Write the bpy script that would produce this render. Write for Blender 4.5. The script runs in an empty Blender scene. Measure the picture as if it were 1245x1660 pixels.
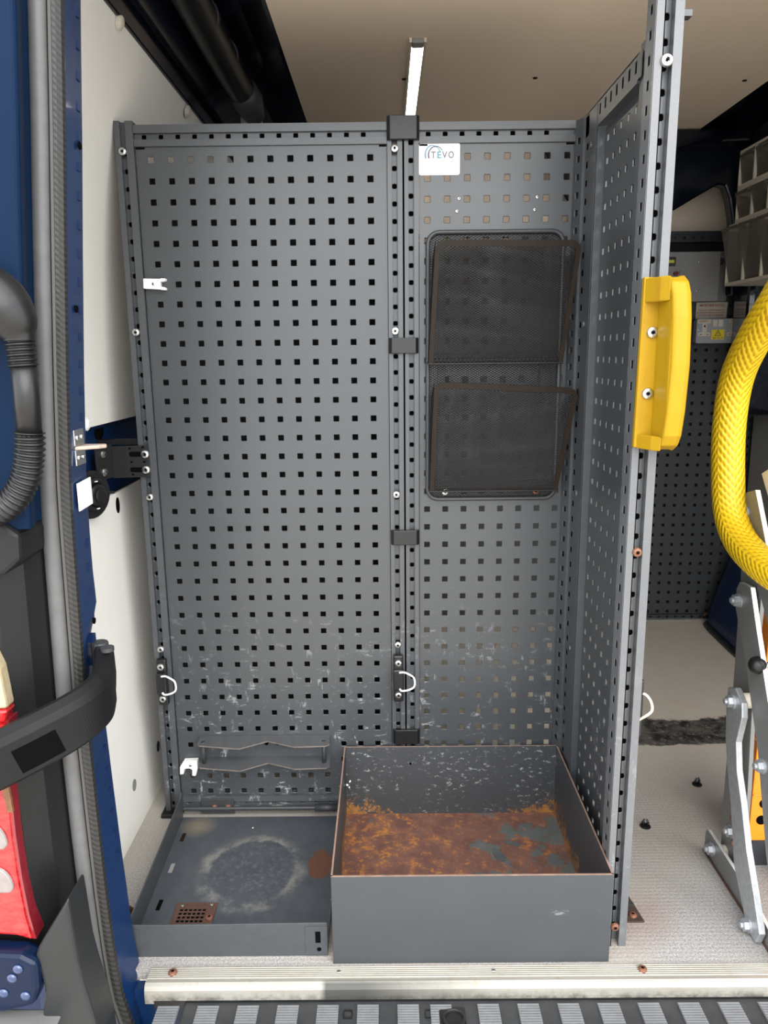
import bpy, math, random
from mathutils import Vector, Matrix
random.seed(4)
SC = bpy.context.scene
COL = SC.collection
PI = math.pi

# ------------------------------------------------------------------ camera
cam_d = bpy.data.cameras.new('camera')
cam = bpy.data.objects.new('camera', cam_d)
COL.objects.link(cam)
cam_d.sensor_fit = 'VERTICAL'
cam_d.sensor_height = 24.0
cam_d.lens = 1231.1 / 1660 * 24.0
cam_d.clip_start = 0.02
_p, _r, _y = -0.206522, 0.0107462, 0.0044434           # pitch, roll, yaw (rad)
_R = Matrix.Rotation(_y, 3, 'Z') @ Matrix.Rotation(_p, 3, 'X') @ Matrix.Rotation(_r, 3, 'Y')
_ax, _fw, _up = _R.col[0], _R.col[1], _R.col[2]
cam.matrix_world = Matrix(((_ax.x, _up.x, -_fw.x, 0.44397), (_ax.y, _up.y, -_fw.y, -1.55168),
                           (_ax.z, _up.z, -_fw.z, 1.02109), (0, 0, 0, 1)))
SC.camera = cam

# ------------------------------------------------------------------ sky, exposure
W = bpy.data.worlds.new('overcast_sky'); SC.world = W
W.use_nodes = True
nt = W.node_tree; nt.nodes.clear()
wo = nt.nodes.new('ShaderNodeOutputWorld'); bg = nt.nodes.new('ShaderNodeBackground')
tc = nt.nodes.new('ShaderNodeTexCoord'); sep = nt.nodes.new('ShaderNodeSeparateXYZ')
ramp = nt.nodes.new('ShaderNodeValToRGB')
ramp.color_ramp.elements[0].position = 0.0; ramp.color_ramp.elements[0].color = (0.80, 0.84, 0.88, 1)
ramp.color_ramp.elements[1].position = 0.7; ramp.color_ramp.elements[1].color = (1.0, 1.03, 1.08, 1)
nt.links.new(tc.outputs['Generated'], sep.inputs[0]); nt.links.new(sep.outputs['Z'], ramp.inputs[0])
nt.links.new(ramp.outputs[0], bg.inputs[0]); nt.links.new(bg.outputs[0], wo.inputs[0])
bg.inputs[1].default_value = 2.1
SC.view_settings.view_transform = 'Standard'
SC.view_settings.look = 'None'
SC.view_settings.gamma = 1
SC.view_settings.use_curve_mapping = False
SC.view_settings.exposure = 0.8
SC.cycles.use_denoising = True
SC.cycles.max_bounces = 8

# soft daylight: the sun behind thin cloud, from behind the camera
sun_d = bpy.data.lights.new('sun', 'SUN'); sun = bpy.data.objects.new('sun', sun_d); COL.objects.link(sun)
sun_d.energy = 2.0; sun_d.angle = math.radians(60); sun_d.color = (1, 0.97, 0.92)
sun.rotation_euler = Vector((-0.25, 0.72, -0.55)).to_track_quat('-Z', 'Y').to_euler()

# ------------------------------------------------------------------ materials
MATS = {}
def nodes_of(name):
    m = bpy.data.materials.new(name); m.use_nodes = True
    return m, m.node_tree, m.node_tree.nodes['Principled BSDF']
def add(nt, kind, **kw):
    n = nt.nodes.new(kind)
    for k, v in kw.items(): setattr(n, k, v)
    return n
def lk(nt, a, b): nt.links.new(a, b)
def noise(nt, scale, detail=4, rough=.6, vec=None, stretch=None):
    n = add(nt, 'ShaderNodeTexNoise'); n.inputs['Scale'].default_value = scale
    n.inputs['Detail'].default_value = detail; n.inputs['Roughness'].default_value = rough
    if vec is None:
        g = add(nt, 'ShaderNodeNewGeometry'); vec = g.outputs['Position']
    if stretch:
        mp = add(nt, 'ShaderNodeMapping'); mp.inputs['Scale'].default_value = stretch[0]
        mp.inputs['Rotation'].default_value = stretch[1] if len(stretch) > 1 else (0, 0, 0)
        lk(nt, vec, mp.inputs[0]); vec = mp.outputs[0]
    lk(nt, vec, n.inputs['Vector'])
    return n.outputs['Fac']
def rmp(nt, val, a, b, ca=(0, 0, 0, 1), cb=(1, 1, 1, 1)):
    r = add(nt, 'ShaderNodeValToRGB'); r.color_ramp.elements[0].position = a; r.color_ramp.elements[1].position = b
    r.color_ramp.elements[0].color = ca; r.color_ramp.elements[1].color = cb
    lk(nt, val, r.inputs[0]); return r.outputs[0]
def mixc(nt, fac, a, b):
    m = add(nt, 'ShaderNodeMix', data_type='RGBA')
    if isinstance(fac, (int, float)): m.inputs[0].default_value = fac
    else: lk(nt, fac, m.inputs[0])
    for s, v in ((6, a), (7, b)):
        if isinstance(v, tuple): m.inputs[s].default_value = v if len(v) == 4 else v + (1,)
        else: lk(nt, v, m.inputs[s])
    return m.outputs[2]
def mth(nt, op, a, b=None, clamp=False):
    m = add(nt, 'ShaderNodeMath', operation=op, use_clamp=clamp)
    for i, v in enumerate((a, b)):
        if v is None: continue
        if isinstance(v, (int, float)): m.inputs[i].default_value = v
        else: lk(nt, v, m.inputs[i])
    return m.outputs[0]
def axis(nt, i):
    g = add(nt, 'ShaderNodeNewGeometry'); s = add(nt, 'ShaderNodeSeparateXYZ')
    lk(nt, g.outputs['Position'], s.inputs[0]); return s.outputs[i]
def ramp_range(nt, v, a, b):     # 0 at a, 1 at b
    m = add(nt, 'ShaderNodeMapRange', clamp=True); lk(nt, v, m.inputs[0])
    m.inputs[1].default_value = a; m.inputs[2].default_value = b
    return m.outputs[0]
def bump(nt, bs, h, strength=.2, dist=.002):
    b = add(nt, 'ShaderNodeBump'); b.inputs['Strength'].default_value = strength; b.inputs['Distance'].default_value = dist
    lk(nt, h, b.inputs['Height']); lk(nt, b.outputs[0], bs.inputs['Normal'])

def mat(name, col, rough=.5, metal=0., var=.12, vscale=30., bmp=0., bscale=400., coat=0., spec=.5):
    if name in MATS: return MATS[name]
    m, nt, b = nodes_of(name)
    c4 = tuple(col) + (1,)
    n = noise(nt, vscale, 5, .65)
    c = mixc(nt, n, tuple(x * (1 - var) for x in col) + (1,), tuple(min(1, x * (1 + var)) for x in col) + (1,))
    lk(nt, c, b.inputs['Base Color'])
    b.inputs['Roughness'].default_value = rough; b.inputs['Metallic'].default_value = metal
    b.inputs['Specular IOR Level'].default_value = spec
    if coat: b.inputs['Coat Weight'].default_value = coat; b.inputs['Coat Roughness'].default_value = .05
    if bmp: bump(nt, b, noise(nt, bscale, 2), bmp, .001)
    MATS[name] = m; return m

def panel_mat(name, base, wear_top=.55, rust=False, rough=.42, wear=1.0):
    """dark powder coat with fine grain, pale scratches low down, optional rust"""
    m, nt, b = nodes_of(name)
    grain = noise(nt, 900, 2)
    big = noise(nt, 7, 4)
    c = mixc(nt, big, tuple(x * .86 for x in base) + (1,), tuple(x * 1.15 for x in base) + (1,))
    c = mixc(nt, mth(nt, 'MULTIPLY', rmp(nt, grain, .42, .72), .24), c, tuple(x * 2.2 for x in base) + (1,))
    z = axis(nt, 2)
    low = ramp_range(nt, z, wear_top, .02)
    s1 = noise(nt, 60, 5, .75, stretch=((1.0, 1.0, .35), (0, .7, 0)))
    s2 = noise(nt, 75, 5, .75, stretch=((.35, 1.0, 1.0), (0, .45, .2)))
    pt = noise(nt, 9, 3)
    sc = mth(nt, 'ADD', rmp(nt, s1, .59, .635), rmp(nt, s2, .595, .64), True)
    sc = mth(nt, 'MULTIPLY', sc, rmp(nt, pt, .43, .57))
    sc = mth(nt, 'MULTIPLY', sc, mth(nt, 'MULTIPLY', low, wear), True)
    c = mixc(nt, sc, c, (.36, .37, .37, 1))
    lk(nt, c, b.inputs['Base Color'])
    b.inputs['Roughness'].default_value = rough; b.inputs['Specular IOR Level'].default_value = .68
    bump(nt, b, grain, .22, .0006)
    MATS[name] = m; return m

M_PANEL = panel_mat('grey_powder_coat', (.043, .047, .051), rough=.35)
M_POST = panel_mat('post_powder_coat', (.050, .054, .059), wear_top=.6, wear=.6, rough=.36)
M_POST_LIT = panel_mat('post_powder_coat_daylit', (.098, .102, .108), wear_top=.6, wear=.4, rough=.34)  # same post paint, paled for the stronger daylight at the rear opening, plus wear
M_PLAIN = mat('grey_coat_plain', (.050, .054, .058), .42, var=.2, vscale=40, bmp=.15, bscale=700)
M_DARK = mat('dark_steel', (.032, .034, .037), .5, var=.2)
M_BACK = mat('dark_board', (.012, .012, .013), .8)
M_BULK = mat('bulkhead_coat', (.035, .038, .041), .5, var=.15)
M_BLACK = mat('black_plastic', (.0075, .0075, .0078), .38, var=.2, bmp=.08, bscale=500)
M_TRIM = mat('charcoal_trim_plastic', (.008, .0082, .0088), .45, var=.3, vscale=14, bmp=.05, bscale=300, spec=.3)
M_BUMP = mat('grey_bumper_plastic', (.018, .019, .020), .42, var=.15, vscale=12, bmp=.08, bscale=700, spec=.35)
M_STEP = mat('worn_step_plastic', (.030, .031, .032), .45, var=.5, vscale=35, bmp=.2, bscale=250)
M_PAD = mat('ribbed_pad_plastic', (.17, .175, .18), .5, var=.3, vscale=60, bmp=.1)
M_BLUE = mat('dark_blue_paint', (.004, .021, .075), .3, var=.15, vscale=6, coat=.12, spec=.3)
M_BLUEX = mat('outer_blue_paint', (.003, .0125, .036), .45, var=.15, vscale=6, spec=.07)
M_HINGE = mat('hinge_black', (.008, .008, .0085), .5, var=.3, vscale=30, bmp=.1, bscale=300, spec=.18)
M_BRKT = mat('black_bracket_coat', (.015, .015, .0155), .5, var=.35, vscale=120, bmp=.15, bscale=500, spec=.3)
M_BLUEIN = mat('inner_blue_paint', (.005, .016, .065), .35, var=.2, vscale=6, spec=.35)
M_NAVY = mat('navy_paint', (.002, .004, .010), .2, var=.2, vscale=5, coat=.1, spec=.3, bmp=.25, bscale=9)
M_FOIL = mat('glossy_black_navy', (.002, .003, .007), .10, var=.2, vscale=5, coat=.3, spec=.5, bmp=1.0, bscale=24)
M_STEEL = mat('zinc_steel', (.62, .62, .60), .3, 1.0, var=.15, vscale=120)
M_STRIP = mat('wet_blue_paint', (.002, .008, .028), .25, coat=.08, spec=.2)
M_SLOT = mat('slot_black', (.003, .003, .003), .9, spec=.02)
M_COPPER = mat('rusted_screw_steel', (.20, .085, .05), .5, .3, var=.5, vscale=200, bmp=.3)
M_CREAM = mat('cream_plastic', (.60, .55, .45), .45, var=.06)
M_WHITE = mat('white_plastic', (.85, .85, .83), .4, var=.04)
M_WALL = mat('white_lining_board', (.84, .82, .76), .55, var=.05, vscale=9, bmp=.03)
M_CEIL = mat('cream_ceiling_board', (.84, .70, .555), .55, var=.04, vscale=5, bmp=.02)
M_GREYBOX = mat('mid_grey_enamel', (.26, .26, .26), .5, var=.06)
M_GREYLIN = mat('grey_lining_board', (.24, .235, .225), .6, var=.1)
M_RUBBER = mat('seal_rubber', (.095, .094, .094), .5, var=.3, vscale=40, bmp=.05)
M_FRAME = mat('bronze_brown_frame', (.016, .0105, .0065), .5, .0, spec=.2, var=.3, vscale=40)
M_WIRE = mat('black_mesh_wire', (.016, .014, .0125), .4, .1, var=.3, spec=.35)
M_GRAYPL = mat('grey_frame_tube', (.06, .062, .066), .4, .2, var=.15)
M_ORANGE = mat('orange_paint', (.84, .24, .012), .4, var=.1, vscale=30)
M_ALUPL = mat('dull_aluminium_plate', (.20, .20, .195), .42, .35, var=.15, vscale=25, bmp=.05)
M_EDGE = mat('daylit_aluminium', (.72, .70, .66), .4, .3, var=.1)  # plate aluminium with the daylight on its edges painted in as a paler tone
M_GALV = mat('galvanised_steel', (.46, .48, .50), .42, .7, var=.35, vscale=90, bmp=.12, bscale=120)
M_GREYTXT = mat('ink_grey', (.16, .15, .20), .6); M_TEAL = mat('ink_teal', (.10, .30, .36), .6)
M_BLUETXT = mat('ink_blue', (.18, .33, .46), .6); M_RED = mat('ink_red', (.34, .07, .06), .6)
M_PALE = mat('ink_pale_grey', (.42, .42, .42), .6); M_YLAB = mat('yellow_label', (.80, .62, .03), .5)
M_INK = mat('ink_black', (.02, .02, .02), .6)
M_CHROME = mat('lamp_reflector_chrome', (.26, .23, .22), .3, .2, var=.3, vscale=60, bmp=.5, bscale=90)
M_REDLAMP = None

def floor_mat():
    m, nt, b = nodes_of('grey_vinyl_floor')
    sp = noise(nt, 330, 3, .8); big = noise(nt, 3.2, 5, .6); mid = noise(nt, 16, 5, .7)
    c = mixc(nt, rmp(nt, sp, .36, .66), (.165, .158, .155, 1), (.47, .455, .44, 1))
    c = mixc(nt, mth(nt, 'MULTIPLY', rmp(nt, big, .36, .62), .55), c, (.37, .325, .26, 1))
    y = axis(nt, 1); x = axis(nt, 0)
    c = mixc(nt, mth(nt, 'MULTIPLY', ramp_range(nt, y, -.1, .35), .75), c, mixc(nt, mid, (.52, .455, .37, 1), (.68, .61, .51, 1)))
    # worn-through black band across the gangway
    wob = mth(nt, 'MULTIPLY', mth(nt, 'SUBTRACT', noise(nt, 9, 6, .6), .5), .12)
    yy = mth(nt, 'ADD', y, wob)
    band = mth(nt, 'MULTIPLY', ramp_range(nt, yy, .272, .280), ramp_range(nt, yy, .435, .425))
    band = mth(nt, 'MULTIPLY', band, ramp_range(nt, x, .98, 1.03))
    c = mixc(nt, mth(nt, 'MULTIPLY', band, rmp(nt, noise(nt, 60, 5, .8), .2, .45)), c,
             mixc(nt, rmp(nt, noise(nt, 26, 4), .42, .6), (.10, .09, .078, 1), (.016, .015, .013, 1)))
    # rust bleed round the floor plate by the post
    rx = mth(nt, 'SUBTRACT', x, .885); ry = mth(nt, 'SUBTRACT', y, -.34)
    d = mth(nt, 'SQRT', mth(nt, 'ADD', mth(nt, 'MULTIPLY', rx, rx), mth(nt, 'MULTIPLY', ry, ry)))
    rs = mth(nt, 'MULTIPLY', ramp_range(nt, mth(nt, 'ADD', d, wob), .10, .03), .35)
    c = mixc(nt, rs, c, (.20, .10, .075, 1))
    lk(nt, c, b.inputs['Base Color']); b.inputs['Roughness'].default_value = .62
    vor = add(nt, 'ShaderNodeTexVoronoi'); vor.inputs['Scale'].default_value = 105; vor.inputs['Randomness'].default_value = .15
    g = add(nt, 'ShaderNodeNewGeometry'); lk(nt, g.outputs['Position'], vor.inputs['Vector'])
    bump(nt, b, rmp(nt, vor.outputs['Distance'], .0, .5), .35, .0016)
    return m
M_FLOOR = floor_mat()

def box_floor_mat():
    m, nt, b = nodes_of('rusted_box_floor')
    n1 = noise(nt, 20, 7, .7); n2 = noise(nt, 8.5, 7, .68); n3 = noise(nt, 120, 3, .7)
    rust = mixc(nt, rmp(nt, n1, .38, .62), (.125, .055, .042, 1), (.20, .090, .058, 1))
    rust = mixc(nt, rmp(nt, mth(nt, 'ADD', noise(nt, 40, 7, .85), mth(nt, 'MULTIPLY', ramp_range(nt, axis(nt, 0), .56, .345), .045)), .55, .62), rust, (.42, .16, .03, 1))
    rust = mixc(nt, mth(nt, 'MULTIPLY', rmp(nt, n3, .4, .7), .35), rust, (.06, .035, .03, 1))
    x = axis(nt, 0)
    pk = mth(nt, 'ADD', n2, mth(nt, 'MULTIPLY', ramp_range(nt, x, .52, .80), .115))
    paint = mixc(nt, n1, (.055, .062, .06, 1), (.13, .14, .13, 1))
    k = rmp(nt, pk, .615, .63)
    lk(nt, mixc(nt, k, rust, paint), b.inputs['Base Color'])
    b.inputs['Roughness'].default_value = .7
    bump(nt, b, mth(nt, 'ADD', n1, mth(nt, 'MULTIPLY', k, .6)), .5, .002)
    return m
def box_side_mat():
    m, nt, b = nodes_of('chipped_box_paint')
    n1 = noise(nt, 30, 6, .72); z = axis(nt, 2); y = axis(nt, 1); big = noise(nt, 8, 4)
    c = mixc(nt, big, (.030, .033, .036, 1), (.046, .050, .054, 1))
    gr = noise(nt, 900, 2); c = mixc(nt, mth(nt, 'MULTIPLY', rmp(nt, gr, .42, .72), .22), c, (.12, .125, .13, 1))
    fs = noise(nt, 38, 5, .8, stretch=((.3, 1, 1), (0, .1, 0))); c = mixc(nt, mth(nt, 'MULTIPLY', rmp(nt, fs, .66, .70), .5), c, (.22, .225, .23, 1))
    chips = mth(nt, 'MULTIPLY', rmp(nt, noise(nt, 120, 5, .75, stretch=((.5, 1, 1),)), .575, .62), ramp_range(nt, y, -.10, -.03))
    c = mixc(nt, mth(nt, 'MULTIPLY', chips, rmp(nt, noise(nt, 11, 3), .38, .52)), c, (.27, .28, .28, 1))
    inner = ramp_range(nt, y, -.4355, -.434)
    low = mth(nt, 'MULTIPLY', ramp_range(nt, z, .085, .0), inner)
    xr = axis(nt, 0)
    ex = mth(nt, 'ABSOLUTE', mth(nt, 'SUBTRACT', xr, .58)); low = mth(nt, 'MULTIPLY', low, ramp_range(nt, ex, .02, .22))
    n1b = noise(nt, 95, 6, .8)
    k = rmp(nt, mth(nt, 'ADD', mth(nt, 'ADD', mth(nt, 'MULTIPLY', n1, .45), mth(nt, 'MULTIPLY', n1b, .55)), mth(nt, 'SUBTRACT', mth(nt, 'MULTIPLY', low, .24), mth(nt, 'MULTIPLY', mth(nt, 'SUBTRACT', 1.0, inner), .08))), .655, .70)
    c = mixc(nt, k, c, mixc(nt, noise(nt, 45, 5), (.15, .06, .025, 1), (.48, .22, .05, 1)))
    lk(nt, c, b.inputs['Base Color']); b.inputs['Roughness'].default_value = .5
    bump(nt, b, n1, .12, .001)
    return m
M_BOXFLOOR = box_floor_mat(); M_BOXSIDE = box_side_mat()
M_RUSTEDGE = mat('rusty_cut_edge', (.24, .15, .11), .7, var=.5, vscale=60)
M_RUST = mat('brown_rust', (.075, .036, .024), .75, var=.6, vscale=90, bmp=.4, bscale=200)

def tray_mat():
    m, nt, b = nodes_of('scuffed_tray_paint')
    x = axis(nt, 0); y = axis(nt, 1); n1 = noise(nt, 22, 6, .7); n2 = noise(nt, 90, 4, .75)
    c = mixc(nt, n1, (.034, .039, .047, 1), (.080, .088, .10, 1))
    dx = mth(nt, 'SUBTRACT', x, .165); dy = mth(nt, 'MULTIPLY', mth(nt, 'SUBTRACT', y, -.205), .95)
    d = mth(nt, 'SQRT', mth(nt, 'ADD', mth(nt, 'MULTIPLY', dx, dx), mth(nt, 'MULTIPLY', dy, dy)))
    d = mth(nt, 'ADD', d, mth(nt, 'MULTIPLY', mth(nt, 'SUBTRACT', n1, .5), .05))
    ring = mth(nt, 'MULTIPLY', ramp_range(nt, d, .084, .092), ramp_range(nt, d, .116, .097))
    ring = mth(nt, 'MULTIPLY', ring, rmp(nt, noise(nt, 16, 6, .75), .40, .58))
    c = mixc(nt, mth(nt, 'MULTIPLY', ring, .7), c, (.22, .215, .19, 1))
    sm = mth(nt, 'MULTIPLY', ramp_range(nt, d, .16, .02), rmp(nt, n2, .5, .72))
    c = mixc(nt, mth(nt, 'MULTIPLY', sm, .55), c, (.17, .18, .185, 1))
    px = mth(nt, 'SUBTRACT', x, .30); py = mth(nt, 'SUBTRACT', y, -.185)
    pd = mth(nt, 'SQRT', mth(nt, 'ADD', mth(nt, 'MULTIPLY', px, px), mth(nt, 'MULTIPLY', mth(nt, 'MULTIPLY', py, py), .35)))
    pd = mth(nt, 'ADD', pd, mth(nt, 'MULTIPLY', mth(nt, 'SUBTRACT', n1, .5), .03))
    c = mixc(nt, ramp_range(nt, pd, .026, .022), c, mixc(nt, n2, (.075, .032, .022, 1), (.15, .068, .04, 1)))
    qx = mth(nt, 'SUBTRACT', x, .02); qy = mth(nt, 'SUBTRACT', y, -.055)
    qd = mth(nt, 'SQRT', mth(nt, 'ADD', mth(nt, 'MULTIPLY', qx, qx), mth(nt, 'MULTIPLY', qy, qy)))
    c = mixc(nt, mth(nt, 'MULTIPLY', ramp_range(nt, qd, .045, .01), .5), c, (.27, .22, .14, 1))
    lk(nt, c, b.inputs['Base Color']); b.inputs['Roughness'].default_value = .42
    bump(nt, b, n2, .1, .0008)
    return m
M_TRAY = tray_mat()

def alu_mat():
    m, nt, b = nodes_of('weathered_aluminium')
    n = noise(nt, 9, 5, .7, stretch=((1, 4, 4),)); n2 = noise(nt, 80, 4, .7); x = axis(nt, 0)
    c = mixc(nt, n, (.27, .25, .20, 1), (.43, .415, .375, 1))
    c = mixc(nt, mth(nt, 'MULTIPLY', rmp(nt, n2, .55, .75), .5), c, (.30, .22, .13, 1))
    y = axis(nt, 1)
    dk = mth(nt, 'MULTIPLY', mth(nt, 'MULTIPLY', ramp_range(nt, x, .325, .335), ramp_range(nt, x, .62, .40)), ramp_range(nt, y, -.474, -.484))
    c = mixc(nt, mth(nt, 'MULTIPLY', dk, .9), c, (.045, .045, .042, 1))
    gm = mth(nt, 'MULTIPLY', ramp_range(nt, axis(nt, 2), -.008, -.024), rmp(nt, noise(nt, 40, 5, .75), .35, .6)); c = mixc(nt, mth(nt, 'MULTIPLY', gm, .8), c, (.05, .048, .042, 1))
    lk(nt, c, b.inputs['Base Color']); b.inputs['Metallic'].default_value = .35; b.inputs['Roughness'].default_value = .45
    bump(nt, b, n2, .15, .001)
    return m
M_ALU = alu_mat()

def yellow_mat(name, col, dirt):
    m, nt, b = nodes_of(name)
    n = noise(nt, 24, 6, .7, stretch=((1, 1, .4),))
    c = mixc(nt, mth(nt, 'MULTIPLY', rmp(nt, n, .5, .75), dirt), tuple(col) + (1,), (.27, .135, .012, 1))
    lk(nt, c, b.inputs['Base Color']); b.inputs['Roughness'].default_value = .42; b.inputs['Specular IOR Level'].default_value = .2
    return m
M_YELLOW = yellow_mat('yellow_plastic', (.36, .212, .006), .7)

def braid_mat():
    m, nt, b = nodes_of('yellow_braided_sleeve')
    uv = add(nt, 'ShaderNodeUVMap'); s = add(nt, 'ShaderNodeSeparateXYZ'); lk(nt, uv.outputs[0], s.inputs[0])
    tri = mth(nt, 'ABSOLUTE', mth(nt, 'SUBTRACT', mth(nt, 'FRACT', mth(nt, 'MULTIPLY', s.outputs[1], 3.0)), .5))
    u = mth(nt, 'MULTIPLY', s.outputs[0], 2 * PI * 62); v = mth(nt, 'MULTIPLY', tri, 2 * PI * 5.2)
    w1 = mth(nt, 'SINE', mth(nt, 'ADD', u, v))
    w2 = mth(nt, 'SINE', mth(nt, 'MULTIPLY', s.outputs[1], 2 * PI * 26))
    h = mth(nt, 'ADD', mth(nt, 'MULTIPLY', mth(nt, 'ADD', w1, mth(nt, 'MULTIPLY', w2, .35)), .4), .5)
    n = noise(nt, 18, 5, .7)
    c = mixc(nt, rmp(nt, h, .0, .35), (.46, .25, .006, 1), (.74, .48, .008, 1))
    blk = rmp(nt, noise(nt, 30, 5, .8, stretch=((1, 1, .4),)), .70, .73)
    c = mixc(nt, mth(nt, 'MULTIPLY', blk, .8), c, (.10, .06, .01, 1))
    lk(nt, c, b.inputs['Base Color']); b.inputs['Roughness'].default_value = .45
    bump(nt, b, h, .45, .004)
    return m
M_BRAID = braid_mat()

def lip_mat():
    m, nt, b = nodes_of('corrugated_rubber_lip')
    z = axis(nt, 2)
    w = mth(nt, 'SINE', mth(nt, 'MULTIPLY', mth(nt, 'ADD', z, mth(nt, 'MULTIPLY', axis(nt, 0), .9)), 2 * PI / .0085))
    c = mixc(nt, mth(nt, 'ADD', mth(nt, 'MULTIPLY', w, .3), .4), (.008, .008, .0075, 1), (.036, .034, .031, 1))
    lk(nt, c, b.inputs['Base Color']); b.inputs['Roughness'].default_value = .5
    bump(nt, b, w, .2, .0006)
    return m
M_LIP = lip_mat()

def clear_mat(name, col, rough, alpha):
    m, nt, b = nodes_of(name)
    n = noise(nt, 30, 5, .7)
    lk(nt, mixc(nt, n, tuple(x * .75 for x in col) + (1,), tuple(col) + (1,)), b.inputs['Base Color'])
    b.inputs['Roughness'].default_value = rough; b.inputs['Alpha'].default_value = alpha
    return m
M_CLEAR = clear_mat('dirty_clear_plastic', (.20, .175, .14), .06, .38)

def redlamp():
    m, nt, b = nodes_of('red_lens')
    n = noise(nt, 42, 4, .8, stretch=((1, 1, 2.5),)); z = axis(nt, 2)
    c = mixc(nt, rmp(nt, n, .4, .66), (.26, .002, .005, 1), (.62, .03, .03, 1))
    lk(nt, c, b.inputs['Base Color']); b.inputs['Roughness'].default_value = .12
    b.inputs['Coat Weight'].default_value = .8
    bump(nt, b, n, .25, .002)
    return m
M_REDLAMP = redlamp()
M_DARKRED = mat('dark_red_lens', (.20, .012, .02), .15, var=.3, vscale=40, coat=.7)
M_LED = bpy.data.materials.new('led_diffuser'); M_LED.use_nodes = True
_b = M_LED.node_tree.nodes['Principled BSDF']; _b.inputs['Emission Color'].default_value = (1, .93, .80, 1)
_b.inputs['Emission Strength'].default_value = 7.0; _b.inputs['Base Color'].default_value = (.8, .8, .76, 1)
M_GROUND = mat('pale_bounce_ground', (.50, .45, .38), .8, var=.2, vscale=20, bmp=.3, bscale=90)  # ground tone raised so it bounces more daylight up to the ceiling

# ------------------------------------------------------------------ mesh building
class MB:
    def __init__(s): s.v = []; s.f = []; s.m = []; s.uv = None
    def quad(s, pts, mi=0):
        i = len(s.v); s.v += [tuple(p) for p in pts]; s.f.append(tuple(range(i, i + len(pts)))); s.m.append(mi); return s
    def box(s, x0, x1, y0, y1, z0, z1, mi=0):
        x0, x1 = min(x0, x1), max(x0, x1); y0, y1 = min(y0, y1), max(y0, y1); z0, z1 = min(z0, z1), max(z0, z1)
        i = len(s.v)
        s.v += [(x0, y0, z0), (x1, y0, z0), (x1, y1, z0), (x0, y1, z0), (x0, y0, z1), (x1, y0, z1), (x1, y1, z1), (x0, y1, z1)]
        for q in ((0, 3, 2, 1), (4, 5, 6, 7), (0, 1, 5, 4), (1, 2, 6, 5), (2, 3, 7, 6), (3, 0, 4, 7)):
            s.f.append(tuple(i + k for k in q)); s.m.append(mi)
        return s
    def prism(s, poly, ax, a, b, mi=0, side=None):
        """poly of 2-D points; ax 'x': points are (y,z) extruded in x; 'y': (x,z); 'z': (x,y)"""
        def P(p, t): return {'x': (t, p[0], p[1]), 'y': (p[0], t, p[1]), 'z': (p[0], p[1], t)}[ax]
        n = len(poly); i = len(s.v)
        s.v += [P(p, a) for p in poly] + [P(p, b) for p in poly]
        s.f.append(tuple(i + k for k in range(n))); s.m.append(mi)
        s.f.append(tuple(i + n + k for k in reversed(range(n)))); s.m.append(mi)
        for k in range(n):
            s.f.append((i + k, i + n + k, i + n + (k + 1) % n, i + (k + 1) % n)); s.m.append(mi if side is None else side)
        return s
    def loft(s, rings, closed=True, caps=True, mi=0):
        i = len(s.v); n = len(rings[0])
        for r in rings: s.v += [tuple(p) for p in r]
        for a in range(len(rings) - 1):
            for k in range(n if closed else n - 1):
                k2 = (k + 1) % n
                s.f.append((i + a * n + k, i + a * n + k2, i + (a + 1) * n + k2, i + (a + 1) * n + k)); s.m.append(mi)
        if caps and closed:
            s.f.append(tuple(i + k for k in reversed(range(n)))); s.m.append(mi)
            s.f.append(tuple(i + (len(rings) - 1) * n + k for k in range(n))); s.m.append(mi)
        return s
    def tube(s, path, r, n=12, mi=0, caps=True, uv=False):
        path = [Vector(p) for p in path]; rs = r if isinstance(r, (list, tuple)) else [r] * len(path)
        rings = []; ref = None; L = 0; us = []
        for i, p in enumerate(path):
            t = (path[min(i + 1, len(path) - 1)] - path[max(i - 1, 0)]).normalized()
            if ref is None:
                ref = Vector((0, 0, 1)) if abs(t.z) < .9 else Vector((1, 0, 0))
            ref = (ref - t * ref.dot(t)).normalized(); bi = t.cross(ref)
            rings.append([p + (ref * math.cos(2 * PI * k / n) + bi * math.sin(2 * PI * k / n)) * rs[i] for k in range(n)])
            if i: L += (p - path[i - 1]).length
            us.append(L)
        f0 = len(s.f)
        s.loft(rings, True, caps, mi)
        if uv:
            s.uv = {}
            q = f0
            for a in range(len(rings) - 1):
                for k in range(n):
                    s.uv[q] = [(us[a], k / n), (us[a], (k + 1) / n), (us[a + 1], (k + 1) / n), (us[a + 1], k / n)]; q += 1
        return s
    def lathe(s, prof, n=16, M=None, mi=0):
        M = M or Matrix.Identity(4)
        rings = [[M @ Vector((r * math.cos(2 * PI * k / n), r * math.sin(2 * PI * k / n), h)) for k in range(n)] for r, h in prof]
        return s.loft(rings, True, True, mi)
    def mesh(s, name, mats, off=(0, 0, 0), smooth=False):
        me = bpy.data.meshes.new(name)
        ox, oy, oz = off
        me.from_pydata([(x - ox, y - oy, z - oz) for x, y, z in s.v], [], s.f)
        for m in mats: me.materials.append(m)
        if any(s.m): me.polygons.foreach_set('material_index', s.m)
        if smooth: me.polygons.foreach_set('use_smooth', [True] * len(s.f))
        if s.uv:
            ul = me.uv_layers.new(name='UVMap')
            for p in me.polygons:
                if p.index in s.uv:
                    for li, c in zip(p.loop_indices, s.uv[p.index]): ul.data[li].uv = c
        me.validate(); me.update()
        return me

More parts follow.
